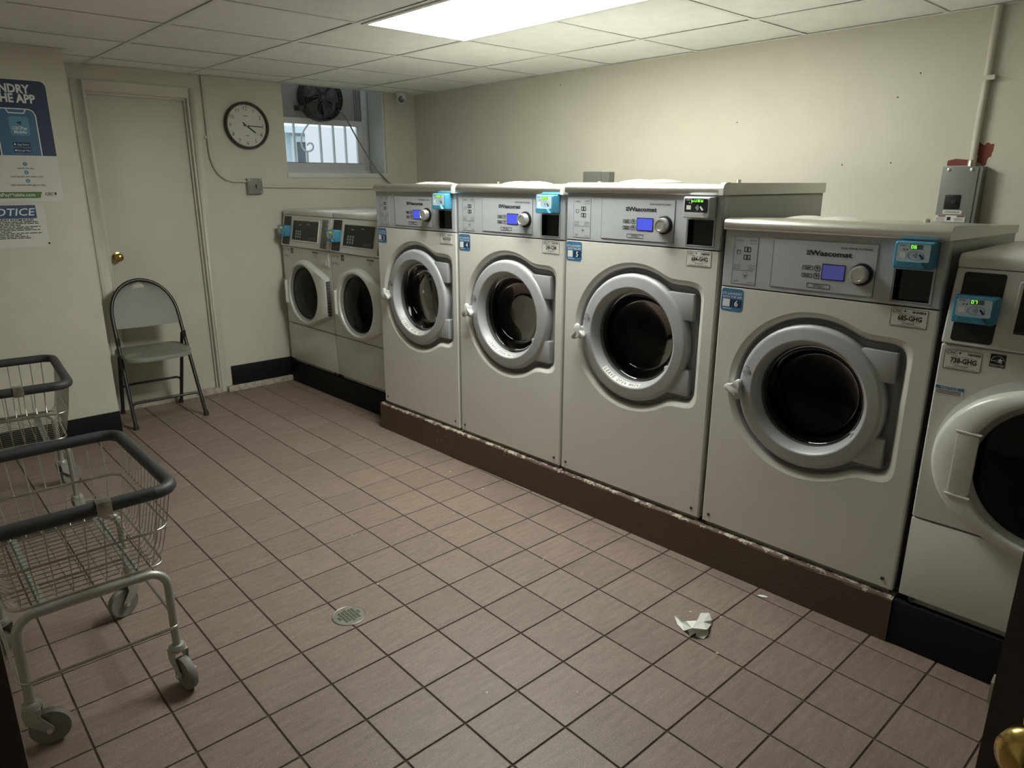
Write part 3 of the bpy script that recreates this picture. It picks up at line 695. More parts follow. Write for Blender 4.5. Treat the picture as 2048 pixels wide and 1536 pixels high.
def small_washer(s0, off, label, code, led, variant):
    ZB = .162; w, depth = .685, .70; e = empty('front_load_washer', row(s0, off, ZB), RZ); tag(e, label, 'washing machine', 'small white front-load washers')
    z = lambda q: q-ZB; L = lambda o, y: [(x, y, q) for x, q in o]; slant = .042; zc0, zc1 = z(1.042), z(1.262)
    c = MB(); c.box(0, .006, .02, depth, .02, zc0); c.box(w-.006, w, .02, depth, .02, zc0); c.box(0, w, depth-.006, depth, .02, zc1)
    c.box(0, w, .05, depth, .02, .03)
    c.prismx([(.0, zc0), (slant, zc1), (depth, zc1), (depth, zc0)], .0, w); c.build('cabinet', WHITE, e, bevel=.003)
    MB().box(.02, w-.02, .03, depth-.02, 0, .024).build('base', BLACKB, e)
    MB().box(.03, w-.03, .012, .03, .006, .026).build('kick_strip', mat('kick_grey', (.30, .30, .29), .5), e)
    cx, cz = w/2, z(.722 if variant < 3 else .705)
    # panels
    circ = [(cx+.200*math.cos(2*PI*i/96), cz+.200*math.sin(2*PI*i/96)) for i in range(96)]
    f = MB(); o = rrect(.004, w-.004, z(.474), z(1.036), .004); f.add(*holed(o, circ, 0)); f.loft([L(o, 0), L(rrect(0, w, z(.470), z(1.039), .004), .005), L(rrect(0, w, z(.470), z(1.039), .004), .03)], False, False)
    f.loft([L(circ, 0), L(circ, .06)], False, False); f.build('front_panel', WHITE, e, smooth=35)
    MB().box(0, w, 0, .03, z(.188), z(.466)).build('lower_panel', WHITE, e, bevel=.005)
    for bx in (.04, w-.05): MB().lathe((bx, .0, z(.178)), [(.001, -.001), (.007, -.001), (.007, .02)], 10).build('bolt', mat('bolt_dark', (.06, .055, .05), .5, .5), e)
    # sloping control panel face
    yat = lambda q: slant*(q-zc0)/(zc1-zc0)
    def sl(pts, lift): return [(x, yat(q)-lift, q) for x, q in pts]
    def slab(name, pts, m, par, d0, d1): return MB().loft([sl(pts, d0), sl(pts, d1)]).build(name, m, par)
    cp = MB().loft([sl(rrect(.0, w, zc0+.001, zc1, .006), -.01), sl(rrect(.0, w, zc0+.001, zc1, .006), .006), sl(rrect(.004, w-.004, zc0+.005, zc1-.002, .004), .010)]).build('control_panel', WHITE, e, smooth=35)
    slab('side_strip', rrect(.022, .128, z(1.054), z(1.252), .008), BLACKP, cp, .008, .0112)
    sx0, sx1 = (.165, .520) if variant < 3 else (.172, .560)
    MB().loft([sl(rrect(sx0-.012, sx1+.012, z(1.082), z(1.238), .008), .009), sl(rrect(sx0-.008, sx1+.008, z(1.086), z(1.234), .006), .014), sl(rrect(sx0, sx1, z(1.093), z(1.227), .004), .012)], False, True).build('display_frame', WHITE, cp, smooth=35)
    dsp = slab('display_panel', rrect(sx0, sx1, z(1.093), z(1.227), .003), BLACKP, cp, .011, .0128)
    b = MB()
    def sq(x0, x1, q0, q1): b.add(sl([(x0, q0), (x1, q0), (x1, q1), (x0, q1)], .0133), [(0, 1, 2, 3)])
    for i in range(3):
        for j in range(3): sq(sx0+.045+i*.030, sx0+.045+i*.030+.019, z(1.110+j*.0185), z(1.110+j*.0185+.013))
    for i, (x, q) in enumerate(((.085, 1.196), (.20, 1.204))): sq(sx0+x, sx0+x+.034, z(q), z(q+.006))
    b.build('keypad', mat('keypad_grey', (.35, .36, .35), .5), dsp)
    b = MB(); sq(sx0+.235, sx0+.33, z(1.115), z(1.1185)); sq(sx0+.245, sx0+.33, z(1.107), z(1.110)); sq(sx0+.003, sx1-.003, z(1.096), z(1.097)); sq(sx0+.003, sx1-.003, z(1.2235), z(1.2245)); b.build('print', GINK, dsp)
    ls = slab('instruction_list', rrect(.565 if variant < 3 else .60, .648 if variant < 3 else .67, z(1.056), z(1.246), .002), mat('list_grey', (.30, .30, .285), .6), cp, .008, .0106)
    b = MB()
    for i in range(24): q = z(1.060+i*.0076); sq(.572 if variant < 3 else .606, .572+.068*random.uniform(.55, 1) if variant < 3 else .606+.058*random.uniform(.5, 1), q, q+.0022)
    for v_ in range(len(b.v)): b.v[v_] = (b.v[v_][0], b.v[v_][1]+.0020, b.v[v_][2])
    b.build('print', INK, ls)
    card_reader(cp, .020, z(1.112), .108, .078, led, .010, 'blue', .046)
    # lid
    MB().prismx([(slant-.012, zc1+.001), (slant-.012, zc1+.026), (slant-.006, zc1+.036), (slant+.008, zc1+.041), (depth, zc1+.041), (depth, zc1+.001)], 0, w).build('lid', WHITE, e, bevel=.005)
    # door
    K = 1.0 if variant < 3 else 1.09
    S = lambda q, y: [(cx+x*q*K, y, cz+h*q*K) for x, h in HULL]
    def C(r, y): return [(cx+r*K*math.cos(2*PI*i/120), y, cz+r*K*math.sin(2*PI*i/120)) for i in range(120)]
    dr = MB().loft([S(1.0, .0), S(1.0, -.012), S(.985, -.030), S(.95, -.040), C(.214, -.046), C(.205, -.044), C(.200, -.034), C(.192, .02)], False, False)
    door = dr.build('door', WHITE, e, smooth=40)
    if variant == 3: MB().loft([[(x+.014, -.0006, q+.020) for x, y, q in S(1.05, 0)], [(x, -.004, q) for x, y, q in S(.98, 0)]], False, False).build('door_shoulder', WHITE, e, smooth=40)
    MB().loft([C(.199, -.034), C(.190, -.026), C(.178, -.006), C(.176, .0)], False, False).build('inner_ring', mat('inner_ring_grey', (.33, .335, .33), .25, .2), door, smooth=60)
    MB().lathe((cx, 0, cz), [(.186*K, -.018), (.15*K, -.028), (.09*K, -.036), (.001, -.040)], 48).build('glass', GLASSS, door, smooth=60)
    MB().lathe((cx, 0, cz), [(.20, .05), (.215, .06), (.225, .09), (.225, .42)], 40).build('drum', DRUM, e, smooth=50)
    MB().lathe((cx, 0, cz), [(.225, .42), (.10, .41), (.001, .40)], 32).build('drum_back', DRUMB, e, smooth=50)
    hx = cx-.248
    if variant < 3:
        MB().prism(rrect(hx-.010, hx+.026, cz-.096, cz+.084, .008), -.0475, -.030).build('grip_recess', WHITE, door)
        MB().loft([[(x, y, q) for x, q in rrect(hx+.004+i, hx+.024-i, cz-.086, cz+.074, .006)] for i, y in ((0, -.036), (0, -.054), (.004, -.059))]).build('handle', WHITE, door, smooth=40)
    else:
        for q in (-.115, .085):
            MB().loft([[(hx-.012, -.030, cz+q), (hx-.012, -.030, cz+q+.012), (hx+.062, -.043, cz+q+.008), (hx+.062, -.043, cz+q)], [(hx-.006, -.047, cz+q+.003), (hx-.006, -.047, cz+q+.007), (hx+.060, -.050, cz+q+.005), (hx+.060, -.050, cz+q+.002)]]).build('grip_ridge', WHITE, door)
        MB().prism(rrect(hx-.002, hx+.056, cz-.102, cz+.085, .01), -.047, -.036).build('handle', WHITE, door, bevel=.003)
    hg = MB()
    for i in range(12): hg.box(cx+.304, cx+.318, -.028, -.004, cz-.125+i*.0205, cz-.125+i*.0205+.015)
    hg.build('hinge', DGREY, door)
    # stickers and soap drawer
    id_tag(e, .012, z(1.026), code, w=.100, h=.062)
    es = MB().quad(.130, .168, z(.992), z(1.030), -.0008).build('energy_label', INK, e)
    b = MB(); ex, ez = .149, z(1.010)
    b.tube([(ex+.017*math.cos(math.radians(a)), -.001, ez-.004+.019*math.sin(math.radians(a))) for a in range(15, 166, 10)], .0006, 4)
    st = []
    for i in range(10): a = math.radians(90+36*i); rr = .0075 if i % 2 == 0 else .0034; st.append((ex+.006+rr*math.cos(a), ez+.002+rr*math.sin(a)))
    b.prism(st, -.0012, -.0009); b.tube([(ex-.016, -.001, ez-.001), (ex-.008, -.001, ez+.001), (ex-.002, -.001, ez-.001), (ex+.012, -.001, ez-.006)], .0008, 4)
    b.quad(.131, .167, z(.9985), z(.9995), -.0011); b.text('ENERGY STAR', .0052, ex, z(.9938), y=-.0011); b.build('lettering', WINK, es)
    if variant == 3:
        nt = MB().box(.004, .080, -.0008, 0, z(.885), z(.912)).build('notice_sticker', PAPER, e)
        MB().quad(.004, .080, z(.902), z(.912), -.0011).build('blue_band', STICK, nt); MB().text('NOTICE', .010, .042, z(.9035), y=-.0014, xs=1.3).build('lettering', WINK, nt)
        b = MB()
        for q in (.897, .8925, .888): b.quad(.008, .074, z(q), z(q+.0018), -.0012)
        b.build('print', INK, nt)
    else:
        b = MB().box(.545, .668, -.006, 0, z(.935), z(1.02)); dw = b.build('soap_drawer', WHITE, e, bevel=.004)
        MB().box(.560, .640, -.0085, -.004, z(.942), z(.978)).build('drawer_pull', WHITE, dw, bevel=.003)
        st = MB().box(.440, .520, -.0008, 0, z(.975), z(1.026)).build('instruction_sticker', mat('sticker_pale', (.66, .66, .63), .5), e)
        b = MB().quad(.440, .520, z(1.014), z(1.026), -.0011)
        for q in (1.004, .996, .986): b.quad(.455, .500, z(q), z(q+.003), -.0011)
        b.build('print', GINK, st)
    return e
small_washer(-1.405, .125, 'small white front-load washer in the corner below the window', '', '', 1)
small_washer(-.712, .125, 'small white front-load washer between the corner one and washer 3', '', '', 2)
small_washer(3.016, .012, 'white front-load washer tagged 738-GHG with card reader 07', '738-GHG', '07', 3)

# ------------------------------------------------------------------ laundry carts
def arc_rect(hx, hy, r, z, n=6): return [(x, y, z) for x, y in rrect(-hx, hx, -hy, hy, r, n)]
def caster(parent, x, y, ang):
    ca = empty('caster', (x, y, 0), ang); ca.parent = parent
    MB().lathe((0, 0, 0), [(.001, .168), (.012, .168), (.012, .140), (.020, .139), (.024, .132), (.024, .124), (.018, .118), (.001, .118)], 20, 'z').build('swivel', GALV, ca, smooth=40)
    f = MB()
    for s_ in (-1, 1):
        y0, y1 = sorted((s_*.019, s_*.023))
        f.prism([(-.022, .122), (.022, .122), (.020, .095), (.046, .058), (.044, .045), (.030, .043), (-.018, .085)], y0, y1)
    f.box(-.022, .022, -.023, .023, .118, .123); f.build('fork', GALV, ca, bevel=.001)
    wc = (.034, 0, .052)
    wh = MB().lathe(wc, [(.030, -.010), (.043, -.012), (.050, -.012), (.052, -.006), (.0525, 0), (.052, .006), (.050, .012), (.043, .012), (.030, .010), (.014, .014), (.001, .014)], 32)
    wh.lathe(wc, [(.030, -.010), (.014, -.014), (.001, -.014)], 32); wh.build('wheel', WHEELM, ca, smooth=35)
    MB().lathe(wc, [(.001, -.030), (.007, -.030), (.007, .030), (.001, .030)], 10).build('axle_bolt', STEEL, ca)
    return ca
def cart(loc, rz, label, angs):
    e = empty('laundry_cart', (loc[0], loc[1], 0), rz); tag(e, label, 'laundry cart', 'wire laundry carts')
    zr, zh, zb = .660, .530, .408; RX, RY = .233, .305; BX, BY = .195, .245
    # bumper rim, with the gap clip on the near side
    MB().tube(arc_rect(RX, RY, .055, zr), .019, 10, True).build('rim_bumper', BUMPER, e, smooth=60)
    MB().box(.03, .068, -RY-.021, -RY+.021, zr-.021, zr+.021).build('rim_clip', CHROME, e, bevel=.004)
    MB().tube(arc_rect(.216, .272, .05, zh), .0042, 8, True).build('hoop', CHROME, e, smooth=60)
    MB().tube(arc_rect(BX, BY, .04, zb), .0040, 8, True).build('hoop', CHROME, e, smooth=60)
    w = MB(); R = .0019
    ny = 15
    for i in range(ny+1):                    # hoops running across the cart
        u = -1+2*i/ny; yb, yh, yr = u*(BY-.03), u*(.272-.04), u*(RY-.05)
        w.tube([(-RX, yr, zr-.012), (-.217, yh, zh), (-BX-.004, yb, zb+.03), (-BX+.02, yb, zb), (BX-.02, yb, zb), (BX+.004, yb, zb+.03), (.217, yh, zh), (RX, yr, zr-.012)], R, 4)
    nx = 8
    for i in range(nx+1):                    # hoops running lengthways
        u = -1+2*i/nx; xb, xh, xr = u*(BX-.03), u*(.216-.04), u*(RX-.05)
        w.tube([(xr, -RY, zr-.012), (xh, -.273, zh), (xb, -BY-.004, zb+.03), (xb, -BY+.02, zb-.003), (xb, BY-.02, zb-.003), (xb, BY+.004, zb+.03), (xh, .273, zh), (xr, RY, zr-.012)], R, 4)
    tag(w.build('basket_wire', CHROME, e), kind='stuff')
    # two bent tube frames and the tie rod loop
    LX, LY = .190, .258
    for s_ in (-1, 1):
        p = [(-LX, s_*LY, .165), (-LX, s_*LY, .34)]
        for k in range(1, 7): a = math.radians(180-15*k); p.append((-LX+.055+.055*math.cos(a), s_*LY, .34+.055*math.sin(a)))
        for k in range(0, 7): a = math.radians(90-15*k); p.append((LX-.055+.055*math.cos(a), s_*LY, .34+.055*math.sin(a)))
        p.append((LX, s_*LY, .165)); MB().tube(p, .0125, 12).build('frame_tube', GALV, e, smooth=60)
    for s_ in (-1, 1): MB().box(s_*.12-.012, s_*.12+.012, -LY, LY, zb-.012, zb-.006).build('support_strap', GALV, e)
    MB().tube(arc_rect(LX+.014, LY+.014, .025, .205), .0048, 8, True).build('tie_rod', CHROME, e, smooth=60)
    for (sx, sy), a in zip(((-1, -1), (1, -1), (1, 1), (-1, 1)), angs): caster(e, sx*LX, sy*LY, a)
    return e
cart((-.530, .985), 0, 'wire laundry cart with grey bumper rim nearest the floor drain', (math.radians(-15), math.radians(-80), math.radians(200), 2.2))
cart((-.487, 2.415), -.075, 'wire laundry cart parked behind another, beside the wall with the posters', (.4, .2, .5, 2.0))

# ------------------------------------------------------------------ folding chair
ch = empty('folding_chair', (.452, 3.55, 0)); tag(ch, 'grey plastic folding chair with black legs in front of the cream door', 'chair')
yz = lambda z: -.215+.345*z/.885
def half(z):
    if z < .64: return .215-.018*z/.64
    q = (z-.64)/(.882-.64); return .197*math.sqrt(max(0, 1-min(q, 1)**2.3))
p = [(-half(q), yz(q), q) for q in (0.008, .2, .4, .55, .64)]
for k in range(1, 20):
    a = PI-PI*k/20; zz_ = .64+.242*math.sin(a)**.9; p.append((.197*math.cos(a), yz(zz_), zz_))
p += [(half(q), yz(q), q) for q in (.64, .55, .4, .2, .008)]
MB().tube(p, .0115, 10).build('front_frame', CHAIRT, ch, smooth=60)
for s_ in (-1, 1):
    MB().tube([(s_*.186, .185, .005), (s_*.190, .10, .25), (s_*.193, .005, .53)], [.012, .012, .010], 8).build('rear_leg', CHAIRT, ch, smooth=60)
    MB().lathe((s_*.215, -.214, 0), [(.001, 0), (.017, 0), (.016, .022), (.012, .03)], 14, 'z').build('foot_cap', GASKET, ch, smooth=40)
    MB().lathe((s_*.186, .187, 0), [(.001, 0), (.016, 0), (.015, .02), (.012, .026)], 14, 'z').build('foot_cap', GASKET, ch, smooth=40)
    MB().tube([(s_*.199, -.02, .50), (s_*.199, -.01, .545)], .014, 8).build('pivot_bracket', CHAIRT, ch)
def cbar(y, zb, zt, hw, name):
    MB().tube([(-hw, yz(zb) if y is None else y, zb), (-hw+.008, yz(zt-.01) if y is None else y-.008, zt-.012), (-hw+.03, yz(zt) if y is None else y-.012, zt), (hw-.03, yz(zt) if y is None else y-.012, zt), (hw-.008, yz(zt-.01) if y is None else y-.008, zt-.012), (hw, yz(zb) if y is None else y, zb)], .008, 8).build(name, CHAIRT, ch, smooth=60)
cbar(None, .105, .150, .212, 'front_crossbar'); cbar(.135, .17, .205, .188, 'rear_crossbar')
# back shell
nz, nx = 22, 25; V = []; F = []
for side in (0, 1):
    for i in range(nz+1):
        z_ = .598+(.868-.598)*i/nz; hw = half(z_+.012)*.985 if z_ > .64 else half(z_)-.004
        for j in range(nx+1):
            u = -1+2*j/nx; dip = .012*(1-u*u) if i == 0 else 0
            V.append((u*hw, yz(z_)+.016*(1-u*u)+(-.005 if side == 0 else .006), z_-(.006*(1-abs(u)) if i == 0 else 0)))
slot = lambda i, j: i in (19, 20) and 8 <= j <= 16
N1 = (nz+1)*(nx+1); ix = lambda s_, i, j: s_*N1+i*(nx+1)+j
for i in range(nz):
    for j in range(nx):
        if slot(i, j): continue
        F.append((ix(0,i,j), ix(0,i,j+1), ix(0,i+1,j+1), ix(0,i+1,j))); F.append((ix(1,i,j), ix(1,i+1,j), ix(1,i+1,j+1), ix(1,i,j+1)))
        for a, b, c, d in ((i-1, j, (i,j), (i,j+1)), (i+1, j, (i+1,j), (i+1,j+1)), (i, j-1, (i,j), (i+1,j)), (i, j+1, (i,j+1), (i+1,j+1))):
            if not (0 <= a < nz and 0 <= b < nx) or slot(a, b): F.append((ix(0,*c), ix(0,*d), ix(1,*d), ix(1,*c)))
MB().add(V, F).build('backrest', CHAIRP, ch, smooth=35)
seat = []
for k in range(48):
    a = 2*PI*k/48; c, s2 = math.cos(a), math.sin(a)
    seat.append((.205*math.copysign(abs(c)**.42, c), -.005+.185*math.copysign(abs(s2)**.5, s2)))
MB().loft([[(x*q, y*q, z_ - (.012 if y < -.12 else 0)*(1 if i else 1) + .006*(x/.2)**2) for x, y in seat] for i, (q, z_) in enumerate(((.93, .418), (1, .420), (1, .438), (.97, .446), (.85, .448), (.4, .443)))]).build('seat', CHAIRP, ch, smooth=50)

# ------------------------------------------------------------------ clock
ck = empty('wall_clock', (1.316, YB, 1.868)); tag(ck, 'round black-rimmed wall clock with white face on the cream wall', 'clock')
MB().lathe((0, 0, 0), [(.150, 0), (.156, -.010), (.155, -.034), (.150, -.040), (.142, -.040), (.138, -.030), (.138, -.012)], 64).build('rim', CLOCKR, ck, smooth=40)
MB().lathe((0, 0, 0), [(.140, -.014), (.001, -.014)], 64).build('face', CLOCKF, ck)
b = MB()
for h in range(1, 13):
    a = math.radians(90-30*h); b.text(str(h), .036, .114*math.cos(a), .114*math.sin(a)-.0125, y=-.0148, bold=-.006)
b.quad(-.018, .018, .062, .0655, -.0148); b.quad(-.014, .014, -.066, -.063, -.0148)
b.build('numerals', INK, ck)
def hand(name, ang, l0, l1, w0, y):
    a = math.radians(90-ang); c, s2 = math.cos(a), math.sin(a)
    MB().prism([(-l0*c-w0*s2*-1, -l0*s2+w0*c*-1), (l1*c+w0*s2, l1*s2-w0*c), (l1*c-w0*s2, l1*s2+w0*c), (-l0*c-w0*s2, -l0*s2+w0*c)], y-.001, y).build(name, INK, ck)
hand('hour_hand', 127, .034, .074, .0040, -.018); hand('minute_hand', 92, .026, .108, .0028, -.020)
MB().lathe((0, 0, 0), [(.005, -.014), (.005, -.023), (.001, -.024)], 14).build('spindle', CLOCKF, ck, smooth=40)

# ------------------------------------------------------------------ conduit, junction box, disconnect boxes, camera dome
cy = YB-.012
p = [(1.043, cy, HC-.002), (1.043, cy, 1.80), (1.043, cy, 1.72), (1.047, cy, 1.65), (1.064, cy, 1.59), (1.094, cy, 1.54), (1.14, cy, 1.508), (1.19, cy, 1.497), (1.28, cy, 1.495)]
c1 = MB().tube(p, .0095, 10).build('wall_conduit', CONDUIT, smooth=60); tag(c1, 'cream painted conduit bending down beside the door to the junction box', 'conduit')
MB().box(1.024, 1.075, cy-.002, YB, 1.775, 1.79).build('conduit_strap', CONDUIT, c1)
c2 = MB().tube([(1.375, cy, 1.462), (1.9, cy, 1.452), (2.70, cy, 1.438)], .010, 10).build('wall_conduit', CONDUIT, smooth=60); tag(c2, 'cream painted conduit running level below the window', 'conduit')
jb = empty('junction_box', (1.328, YB, 1.41)); tag(jb, 'grey square junction box on the wall below the clock', 'junction box')
MB().box(-.054, .054, -.038, 0, 0, .106).build('box', mat('box_side_grey', (.33, .335, .30), .5, .3), jb, bevel=.004)
ch8 = .012; h8 = .052
MB().prism([(-h8+ch8, .001), (h8-ch8, .001), (h8, .001+ch8), (h8, .105-ch8), (h8-ch8, .105), (-h8+ch8, .105), (-h8, .105-ch8), (-h8, .001+ch8)], -.0415, -.038).build('cover', GREYBOX, jb, bevel=.001)
b = MB().lathe((.004, -.042, .057), [(.001, -.001), (.007, -.001)], 14); b.quad(.000, .009, .034, .057, -.043); b.build('keyhole', INK, jb)
b = MB()
for x, z_ in ((-.04, .012), (.04, .012), (-.04, .094), (.04, .094)): b.lathe((x, -.0415, z_), [(.001, -.002), (.004, -.002), (.004, 0)], 8)
b.build('screw', STEEL, jb)
yy = -.350; wx = wall_x(yy)
c3 = MB().tube([(wx-.020, yy, HC-.001), (wx-.020, yy, 1.57)], .0135, 12).build('wall_conduit', CONDUIT, smooth=60); tag(c3, 'thick painted conduit dropping from the ceiling to the breaker box', 'conduit')
MB().box(wx-.036, wx+.002, yy-.032, yy+.016, 1.895, 1.912).build('conduit_strap', CONDUIT, c3)
MB().lathe((wx-.020, yy, 1.566), [(.0165, 0), (.0165, .022), (.0135, .026)], 12, 'z').build('coupling', STEEL, c3)
db = empty('breaker_box', (wx, -.329, 1.19), PI/2 + math.atan2(.0243, 1)*-1); tag(db, 'grey breaker enclosure on the wall behind washer 6', 'electrical box')
db.rotation_euler = (0, 0, RZ)              # its front looks away from the wall
MB().box(-.074, .074, -.062, 0, 0, .375).build('enclosure', GREYBOX, db, bevel=.004)
MB().box(-.072, .060, -.066, -.062, .004, .371).build('cover', GREYBOX, db, bevel=.002)
MB().box(-.045, .012, -.070, -.064, .205, .262).build('breaker_window', BLACKP, db, bevel=.001)
MB().box(-.020, .000, -.076, -.068, .225, .240).build('breaker_toggle', INK, db, bevel=.001)
for nm, x0, x1, z0, z1 in (('caution_label', -.046, .024, .184, .199), ('caution_label', -.078+.006, .040, .152, .178), ('caution_label', -.070, .040, .118, .128), ('caution_label', -.072, .040, .088, .112)):
    MB().box(x0, x1, -.0668, -.0655, z0, z1).build(nm, PAPER, db)
b = MB()
for z0 in (.1885, .1925): b.quad(-.040, .018, z0, z0+.0018, -.0672)
for z0 in (.156, .161, .166, .094, .099): b.quad(-.066, -.034, z0, z0+.0016, -.0672); b.quad(.002, .034, z0, z0+.0016, -.0672)
b.quad(-.026, -.012, .158, .172, -.0673); b.build('print', INK, db)
b = MB(); b.quad(-.060, -.032, .172, .1775, -.0674); b.quad(.010, .038, .172, .1775, -.0674); b.build('warning_band', BRICKRED, db)
b = MB()
for x in (-.048, .036): b.lathe((x, -.066, .362), [(.001, -.004), (.007, -.003), (.008, 0)], 10)
b.build('screw', STEEL, db)
yb2 = 1.71; sb = empty('junction_box', (wall_x(yb2), yb2, 1.40), RZ); tag(sb, 'small grey electrical box on the wall behind washer 5', 'electrical box')
MB().box(-.10, .10, -.06, 0, 0, .158).build('enclosure', GREYBOX, sb, bevel=.003); MB().box(-.102, .042, -.066, -.058, -.003, .160).build('cover', GREYBOX, sb, bevel=.002)
sc_ = empty('security_camera', (2.555, 3.70, HC)); tag(sc_, 'small white security camera on the ceiling in the corner', 'camera')
MB().lathe((0, 0, 0), [(.001, -.022), (.038, -.022), (.045, -.014), (.047, 0)], 28, 'z').build('base', WHITE, sc_, smooth=40)
dv = Vector((-.55, -.78, -.30)).normalized(); cc = Vector((0, 0, -.040))
def along(prof, m, name):
    u = dv.orthogonal().normalized(); v = dv.cross(u); lp = []
    for r, h in prof: lp.append([tuple(cc+dv*h+r*(math.cos(2*PI*i/24)*u+math.sin(2*PI*i/24)*v)) for i in range(24)])
    return MB().loft(lp).build(name, m, sc_, smooth=45)
along([(.01, -.042), (.030, -.032), (.040, -.010), (.041, .012), (.036, .030), (.028, .034)], WHITE, 'head')
along([(.027, .032), (.026, .036), (.012, .0375), (.002, .038)], mat('lens_dark', (.10, .10, .10), .2), 'lens')

# ------------------------------------------------------------------ posters on the pier
po = empty('app_poster', (0.0, 3.312, 1.39)); tag(po, 'laundry app poster, navy top with a phone drawing, white below', 'poster')
PX0, PX1 = -.56, .046
MB().box(PX0, PX1, -.002, 0, 0, .612).build('sheet', POSTW, po)
nv = MB().prism([(PX0, .236), (PX1, .236)]+rrect(PX0, PX1, .3, .610, .028)[5:15], -.0026, -.002).build('navy_field', POSTN, po)
pz = lambda q: q-1.39
ph = MB().prism([(-.20, .236), (-.021, .236)]+[(-.021, .436), (-.031, .458), (-.049, .466), (-.20, .466)], -.0030, -.0026).build('phone_screen', POSTB, po)
b = MB(); y_ = -.0038
b.text('DO LAUNDRY', .058, -.028, pz(1.937), y=y_, align='R', bold=.036, xs=.84); b.text('WITH THE APP', .058, -.010, pz(1.890), y=y_, align='R', bold=.036, xs=.84)
w_ = .0026
def line(pts):
    for (a, c), (d, e_) in zip(pts, pts[1:]):
        v = Vector((d-a, e_-c)).normalized()*w_; n_ = Vector((-v.y, v.x)); b.add([(a-n_.x, y_, c-n_.y), (d-n_.x, y_, e_-n_.y), (d+n_.x, y_, e_+n_.y), (a+n_.x, y_, c+n_.y)], [(0, 1, 2, 3)])
line([(-.20, .236), (-.20, .42)]); line([(-.22, .468), (-.049, .468), (-.031, .460), (-.021, .438), (-.021, .236)]); line([(-.150, .468), (-.140, .447), (-.072, .447), (-.062, .468)])
b.build('lettering', WINK, po)
ic = MB().prism(rrect(-.145, -.057, .336, .430, .014), -.0036, -.003).build('app_icon', ICONB, po)
b = MB().text('CSCPay', .0205, -.101, .366, y=y_, bold=.02).text('Mobile', .0205, -.101, .347, y=y_, bold=.02); b.build('lettering', WINK, ic)
MB().prism([(-.114, .401), (-.090, .408), (-.094, .388), (-.103, .394)], -.0040, -.0036).build('arrow_mark', STICKN, ic)
for z0, t_ in ((.281, 'App Store'), (.251, 'Google Play')):
    bd = MB().prism(rrect(-.144, -.066, z0, z0+.021, .003), -.0036, -.003).build('store_badge', STICKN, po); MB().text(t_, .0125, -.099, z0+.006, y=y_).build('lettering', WINK, bd); MB().lathe((-.135, y_, z0+.0105), [(0, 0), (.0045, 0)], 10).build('badge_mark', WINK, bd)
b = MB()
for z0, t_ in ((.168, 'Launch the app.'), (.125, 'Load laundry and select cycle.'), (.082, 'Scan machine with app to start.')):
    b.text(t_, .0125, -.106, z0, y=-.0026, bold=.012)
b.text('CSC', .0185, -.018, .033, y=-.0026, bold=.03, shear=.15, xs=1.15); b.prism([(.006, .044), (.010, .047), (.016, .045), (.014, .033), (.009, .030)], -.0028, -.002); b.quad(-.034, -.003, .028, .0292, -.0026)
b.build('lettering', INK, po)
for z0, n_ in ((.193, '1'), (.150, '2'), (.107, '3')):
    st = MB().lathe((-.106, -.0026, z0), [(0, 0), (.0105, 0)], 20).build('step_dot', ICONB, po); MB().text(n_, .014, -.106, z0-.005, y=-.0030).build('lettering', WINK, st)
gb = MB().prism([(PX0, .018), (-.062, .018), (-.051, .050), (PX0, .050)], -.0026, -.002).build('green_bar', GREENB, po); MB().text('GetPayMobile.com', .0245, -.085, .027, y=-.0030, align='R', bold=.008).build('lettering', WINK, gb)
no = empty('rules_notice', (0.0, 3.312, 1.15)); tag(no, 'white laundry room rules notice with blue heading below the app poster', 'notice')
MB().box(-.40, -.055, -.0015, 0, 0, .225).build('sheet', POSTW, no)
bb = MB().quad(-.385, -.094, .153, .222, -.0018).build('blue_band', mat('notice_blue', (.045, .09, .18), .5), no); MB().text('NOTICE', .054, -.098, .168, y=-.0024, align='R', xs=1.15, shear=.2, bold=.008).build('lettering', WINK, bb)
b = MB().text('LAUNDRY ROOM RULES', .0165, -.112, .1395, y=-.0020, align='R', xs=1.05, bold=.03)
for i, x1 in enumerate((-.092, -.093, -.172, -.086, -.122, -.090, -.222, -.085, -.178, -.150, -.138)):
    z0 = .132-i*.0084; xx = -.38
    while xx < x1-.004:
        l = min(random.uniform(.012, .038), x1-xx); b.quad(xx, xx+l, z0, z0+.0042, -.0019); xx += l+.004
b.build('lettering', INK, no)
MB().lathe((-.058, -.0015, .018), [(.001, -.004), (.005, -.003), (.005, 0)], 8).build('tack', INK, no)

# ------------------------------------------------------------------ floor drain, paper, scraps
dn = empty('floor_drain', (DRX, DRY, 0)); tag(dn, 'round metal floor drain with slotted grate set in the tiles', 'floor drain')
DMET = mat('drain_metal', (.24, .235, .20), .45, .7)
holes = []
for i in range(-3, 4):
    for j in range(-5, 6):
        x, y = i*.0125, j*.0075
        if x*x+y*y < .0395**2: holes.append([(x-.0048, y-.0019), (x+.0048, y-.0019), (x+.0048, y+.0019), (x-.0048, y+.0019)])
disc = [(.056*math.cos(2*PI*k/48), .056*math.sin(2*PI*k/48)) for k in range(48)]
bm = bmesh.new(); es = []
for lp in [disc]+holes:
    vs = [bm.verts.new((x, y, .0024)) for x, y in lp]
    for k in range(len(vs)): es.append(bm.edges.new((vs[k], vs[(k+1) % len(vs)])))
bmesh.ops.triangle_fill(bm, use_beauty=True, use_dissolve=False, edges=es); bm.verts.index_update()
gm = MB().add([v.co[:] for v in bm.verts], [tuple(v.index for v in f.verts) for f in bm.faces]); bm.free()
for lp in holes: gm.loft([[(x, y, .0024) for x, y in lp], [(x, y, -.002) for x, y in lp]], False, False)
